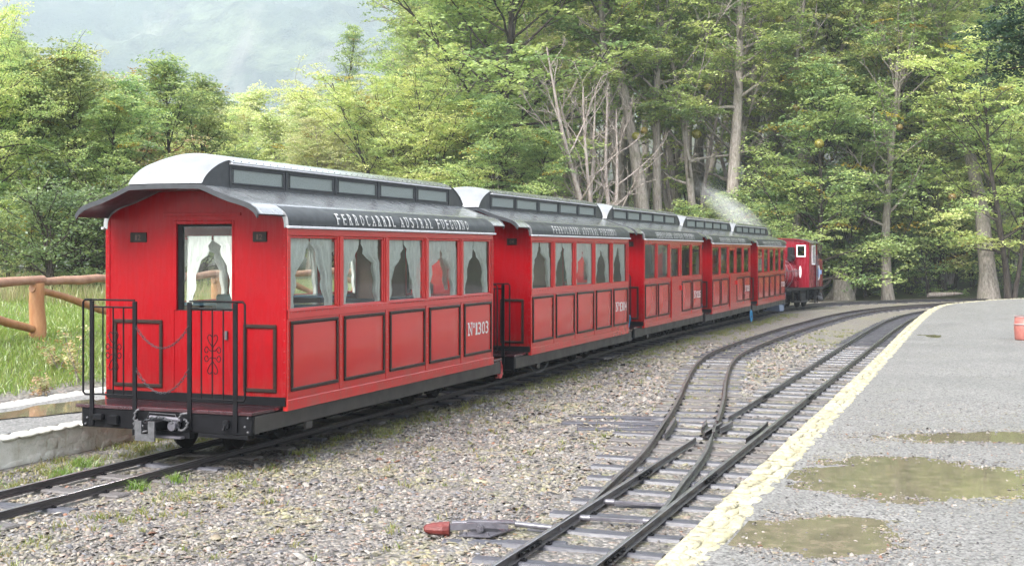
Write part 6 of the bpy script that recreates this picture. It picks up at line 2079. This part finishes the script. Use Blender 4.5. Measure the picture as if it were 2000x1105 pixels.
# dock plants with dry stems in the meadow
def weed(px, Y, h, label, seed):
    rng = np.random.RandomState(seed)
    X = (px - 1000) / FPX * Y
    z = gz(X, Y)
    tubes, pads = [], []
    for k in range(5):
        st = wander(rng, (rng.normal(0, 0.03), rng.normal(0, 0.03), 0), (rng.normal(0, 0.3), rng.normal(0, 0.3), 1), h * rng.uniform(0.6, 1), 6, 0.08)
        tubes.append((st, [0.007 - 0.0008 * j for j in range(7)], 4))
        for j in range(2, 7): pads.append((st[j][0], st[j][1], st[j][2], 0.07, rng.uniform(0, 6)))
    V, F = tube_mesh(tubes)
    o = empty('meadow_weed', (X, Y, z), 0, label, 'plant', 'dry stemmed weeds in the meadow')
    link('stem', np_mesh('stem', V, F, M['bark'], None, True), o)
    V, F, col = leaves(rng, pads, 'russet', 0.035, 3500, 1500)
    link('leaf_cluster', np_mesh('leaf_cluster', V, F, M['leaf'], col), o)['kind'] = 'stuff'
weed(152, 15.5, 0.75, 'tallest dry reddish weed, just left of the coach railing', 1)
weed(118, 16.2, 0.5, 'dry brown weed in the grass left of the tallest one', 2)
weed(82, 14.4, 0.28, 'small dark low weed near the platform edge in the meadow', 3)

# ================================================================== LOG FENCE
M['log'] = simple('varnished_orange_log', (0.28, 0.115, 0.042), (0.42, 0.22, 0.10), 5, 0.35, 0.6, bump=0.5, bd=0.01, stretch=(2, 2, 0.6))
M['log_grey'] = simple('weathered_log', (0.22, 0.11, 0.07), (0.40, 0.24, 0.16), 5, 0.5, 0.7, bump=0.5, bd=0.01)
fe = empty('log_fence', W(-12.5, 10, 0), 0, 'rustic fence of varnished orange logs running behind the train', 'fence')
FLL, t0, dt = -12.5, 14.19, 2.2
rng = np.random.RandomState(12)
org = np.array(W(-12.5, 10, 0))
posts = []
for k in range(-4, 13):
    t = t0 + k * dt
    x, y, _ = W(FLL, t)
    z = gz(x, y)
    posts.append((x, y, z))
    top = z + 0.78
    pts = [(0, 0, -0.2), (0.01, 0, 0.2), (-0.01, 0, 0.5), (0, 0, 0.78)]
    MB().tube(pts, [0.125, 0.115, 0.105, 0.10], 12).build('post', M['log'], fe, tuple(np.array((x, y, z)) - org))
for k in range(len(posts) - 1):
    a, b = np.array(posts[k]), np.array(posts[k + 1])
    for (za, zb, r_, m_, nm, d) in ((0.82, 0.84, 0.062, 'log_grey', 'top_rail', 0.0), (0.70, 0.12, 0.054, 'log', 'diagonal_rail', -0.02)):
        p0 = a + (0, 0, za); p1 = b + (0, 0, zb)
        ex = (p1 - p0) / np.linalg.norm(p1 - p0) * 0.12
        pts = []
        for q in range(8):
            u = q / 7
            p = p0 - ex + (p1 - p0 + 2 * ex) * u
            p = p + np.array((rng.normal(0, 0.012), rng.normal(0, 0.012), rng.normal(0, 0.014) - 0.03 * math.sin(PI * u) * (nm == 'top_rail')))
            pts.append(tuple(p - org))
        rr = [r_ * rng.uniform(0.88, 1.14) for _ in range(8)]
        MB().tube(pts, rr, 10).build(nm, M[m_], fe)

# ================================================================== litter bin on the platform
M['hoop'] = simple('dull_pink_hoop', (0.32, 0.22, 0.21), (0.42, 0.31, 0.30), 14, 0.5)
M['bin'] = simple('faded_red_barrel', (0.30, 0.09, 0.075), (0.40, 0.15, 0.12), 14, 0.45, 0.6)
bX, bY = 9.02, 22.3
bn = empty('litter_barrel', (bX + 0.02, bY, PZ), 0, 'faded red barrel with pale hoops on the platform at the right edge', 'barrel')
MB().lathe([(0.0, 0.0), (0.155, 0.0), (0.165, 0.02), (0.178, 0.2), (0.165, 0.395), (0.150, 0.395), (0.150, 0.35), (0.0, 0.35)], 28).build('barrel_body', M['bin'], bn)
for z in (0.265, 0.40):
    MB().lathe([(0.155, z), (0.186 if z < 0.3 else 0.172, z), (0.186 if z < 0.3 else 0.172, z + 0.022), (0.155, z + 0.022)], 28).build('hoop', M['hoop'], bn)
# stump and rocks left of the pale trunk
rng = np.random.RandomState(3)
Y = 51.5; X = (1642 - 1000) / FPX * Y
mb = MB()
rows = []
for j, (r_, z_) in enumerate(((0.62, -0.1), (0.48, 0.25), (0.36, 0.55), (0.30, 0.85), (0.26, 1.0), (0.0, 0.9))):
    rows.append([(r_ * (1 + 0.28 * math.sin(3 * a + j) * (1 if j < 5 else 0) + 0.12 * math.sin(7 * a)) * math.cos(a), r_ * (1 + 0.2 * math.sin(4 * a)) * math.sin(a), z_ + (0.16 * math.sin(2 * a + 1) if 2 < j < 5 else 0)) for a in np.linspace(0, 2 * PI, 18)[:-1]])
mb.grid(rows, 0, True, True)
tag(mb.build('tree_stump', M['bark'], None, (X, Y, gz(X, Y))), 'grey weathered stump beside the track in front of the locomotive', 'tree stump')
for k, (px, Y) in enumerate(((1812, 52.3), (1690, 60), (1770, 63))):
    rng = np.random.RandomState(k + 40)
    X = (px - 1000) / FPX * Y
    st = wander(rng, (0, 0, 0.12), (1, 0.2, 0.12), 1.5 + k * 0.5, 5, 0.1)
    V, F = tube_mesh([(st, [0.09, 0.11, 0.1, 0.09, 0.07, 0.03], 8)])
    tag(link('fallen_log', np_mesh('fallen_log', V, F, M['bark_pale'], None, True), None, (X, Y, gz(X, Y))), ['pale fallen log at the edge of the wood, right of the curving limbed beech', 'fallen grey log lying in the wood behind the locomotive', 'fallen grey log deep in the wood between two beeches'][k], 'fallen log')

# ================================================================== STEAM and HAZE
def steam():
    m = NT('drifting_steam')
    pv = m.n('VolumePrincipled')
    pv.inputs['Color'].default_value = (0.97, 0.98, 1, 1)
    v = m.coord()
    ln = m.n('VectorMath', operation='LENGTH')
    m.l(v, ln.inputs[0])
    r_ = m.math('SUBTRACT', 1.0, ln.outputs['Value'])
    nz = m.noise(m.scaled(v, (1.0, 1.3, 1.3)), 2.6, 5, 0.65)
    d = m.math('MULTIPLY', m.math('MAXIMUM', m.math('ADD', m.math('MULTIPLY', r_, 0.9), m.math('SUBTRACT', nz, 0.66)), 0.0), 1.3)
    m.l(d, pv.inputs['Density'])
    m.l(pv.outputs[0], m.out.inputs['Volume'])
    return m.mat
M['steam'] = steam()
mb = MB(); mb.sphere((0, 0, 0), 1.0, 16, 10)
st = mb.build('steam_plume', M['steam'])
# drifts back and up from the chimney
a0 = Vector((8.5, 41.2, 2.1)); a1 = Vector((6.1, 42.3, 4.1))
c0 = (a0 + a1) / 2
st.location = c0
d = (a1 - a0)
st.rotation_euler = d.to_track_quat('X', 'Z').to_euler()
st.scale = (d.length * 0.62, 0.75, 0.58)
tag(st, 'thin plume of white steam drifting up from the locomotive chimney', 'steam', kind='stuff')
HAZE = 0.0005
if HAZE > 0:
    m = NT('valley_haze')
    pv = m.n('VolumePrincipled', Density=HAZE)
    pv.inputs['Color'].default_value = (0.80, 0.90, 0.98, 1)
    pv.inputs['Anisotropy'].default_value = 0.0
    m.l(pv.outputs[0], m.out.inputs['Volume'])
    mb = MB().box(-2000, 2500, -1300, 2500, -1.6, 600)
    tag(mb.build('haze', m.mat), 'thin pale haze filling the valley', 'haze', kind='stuff')
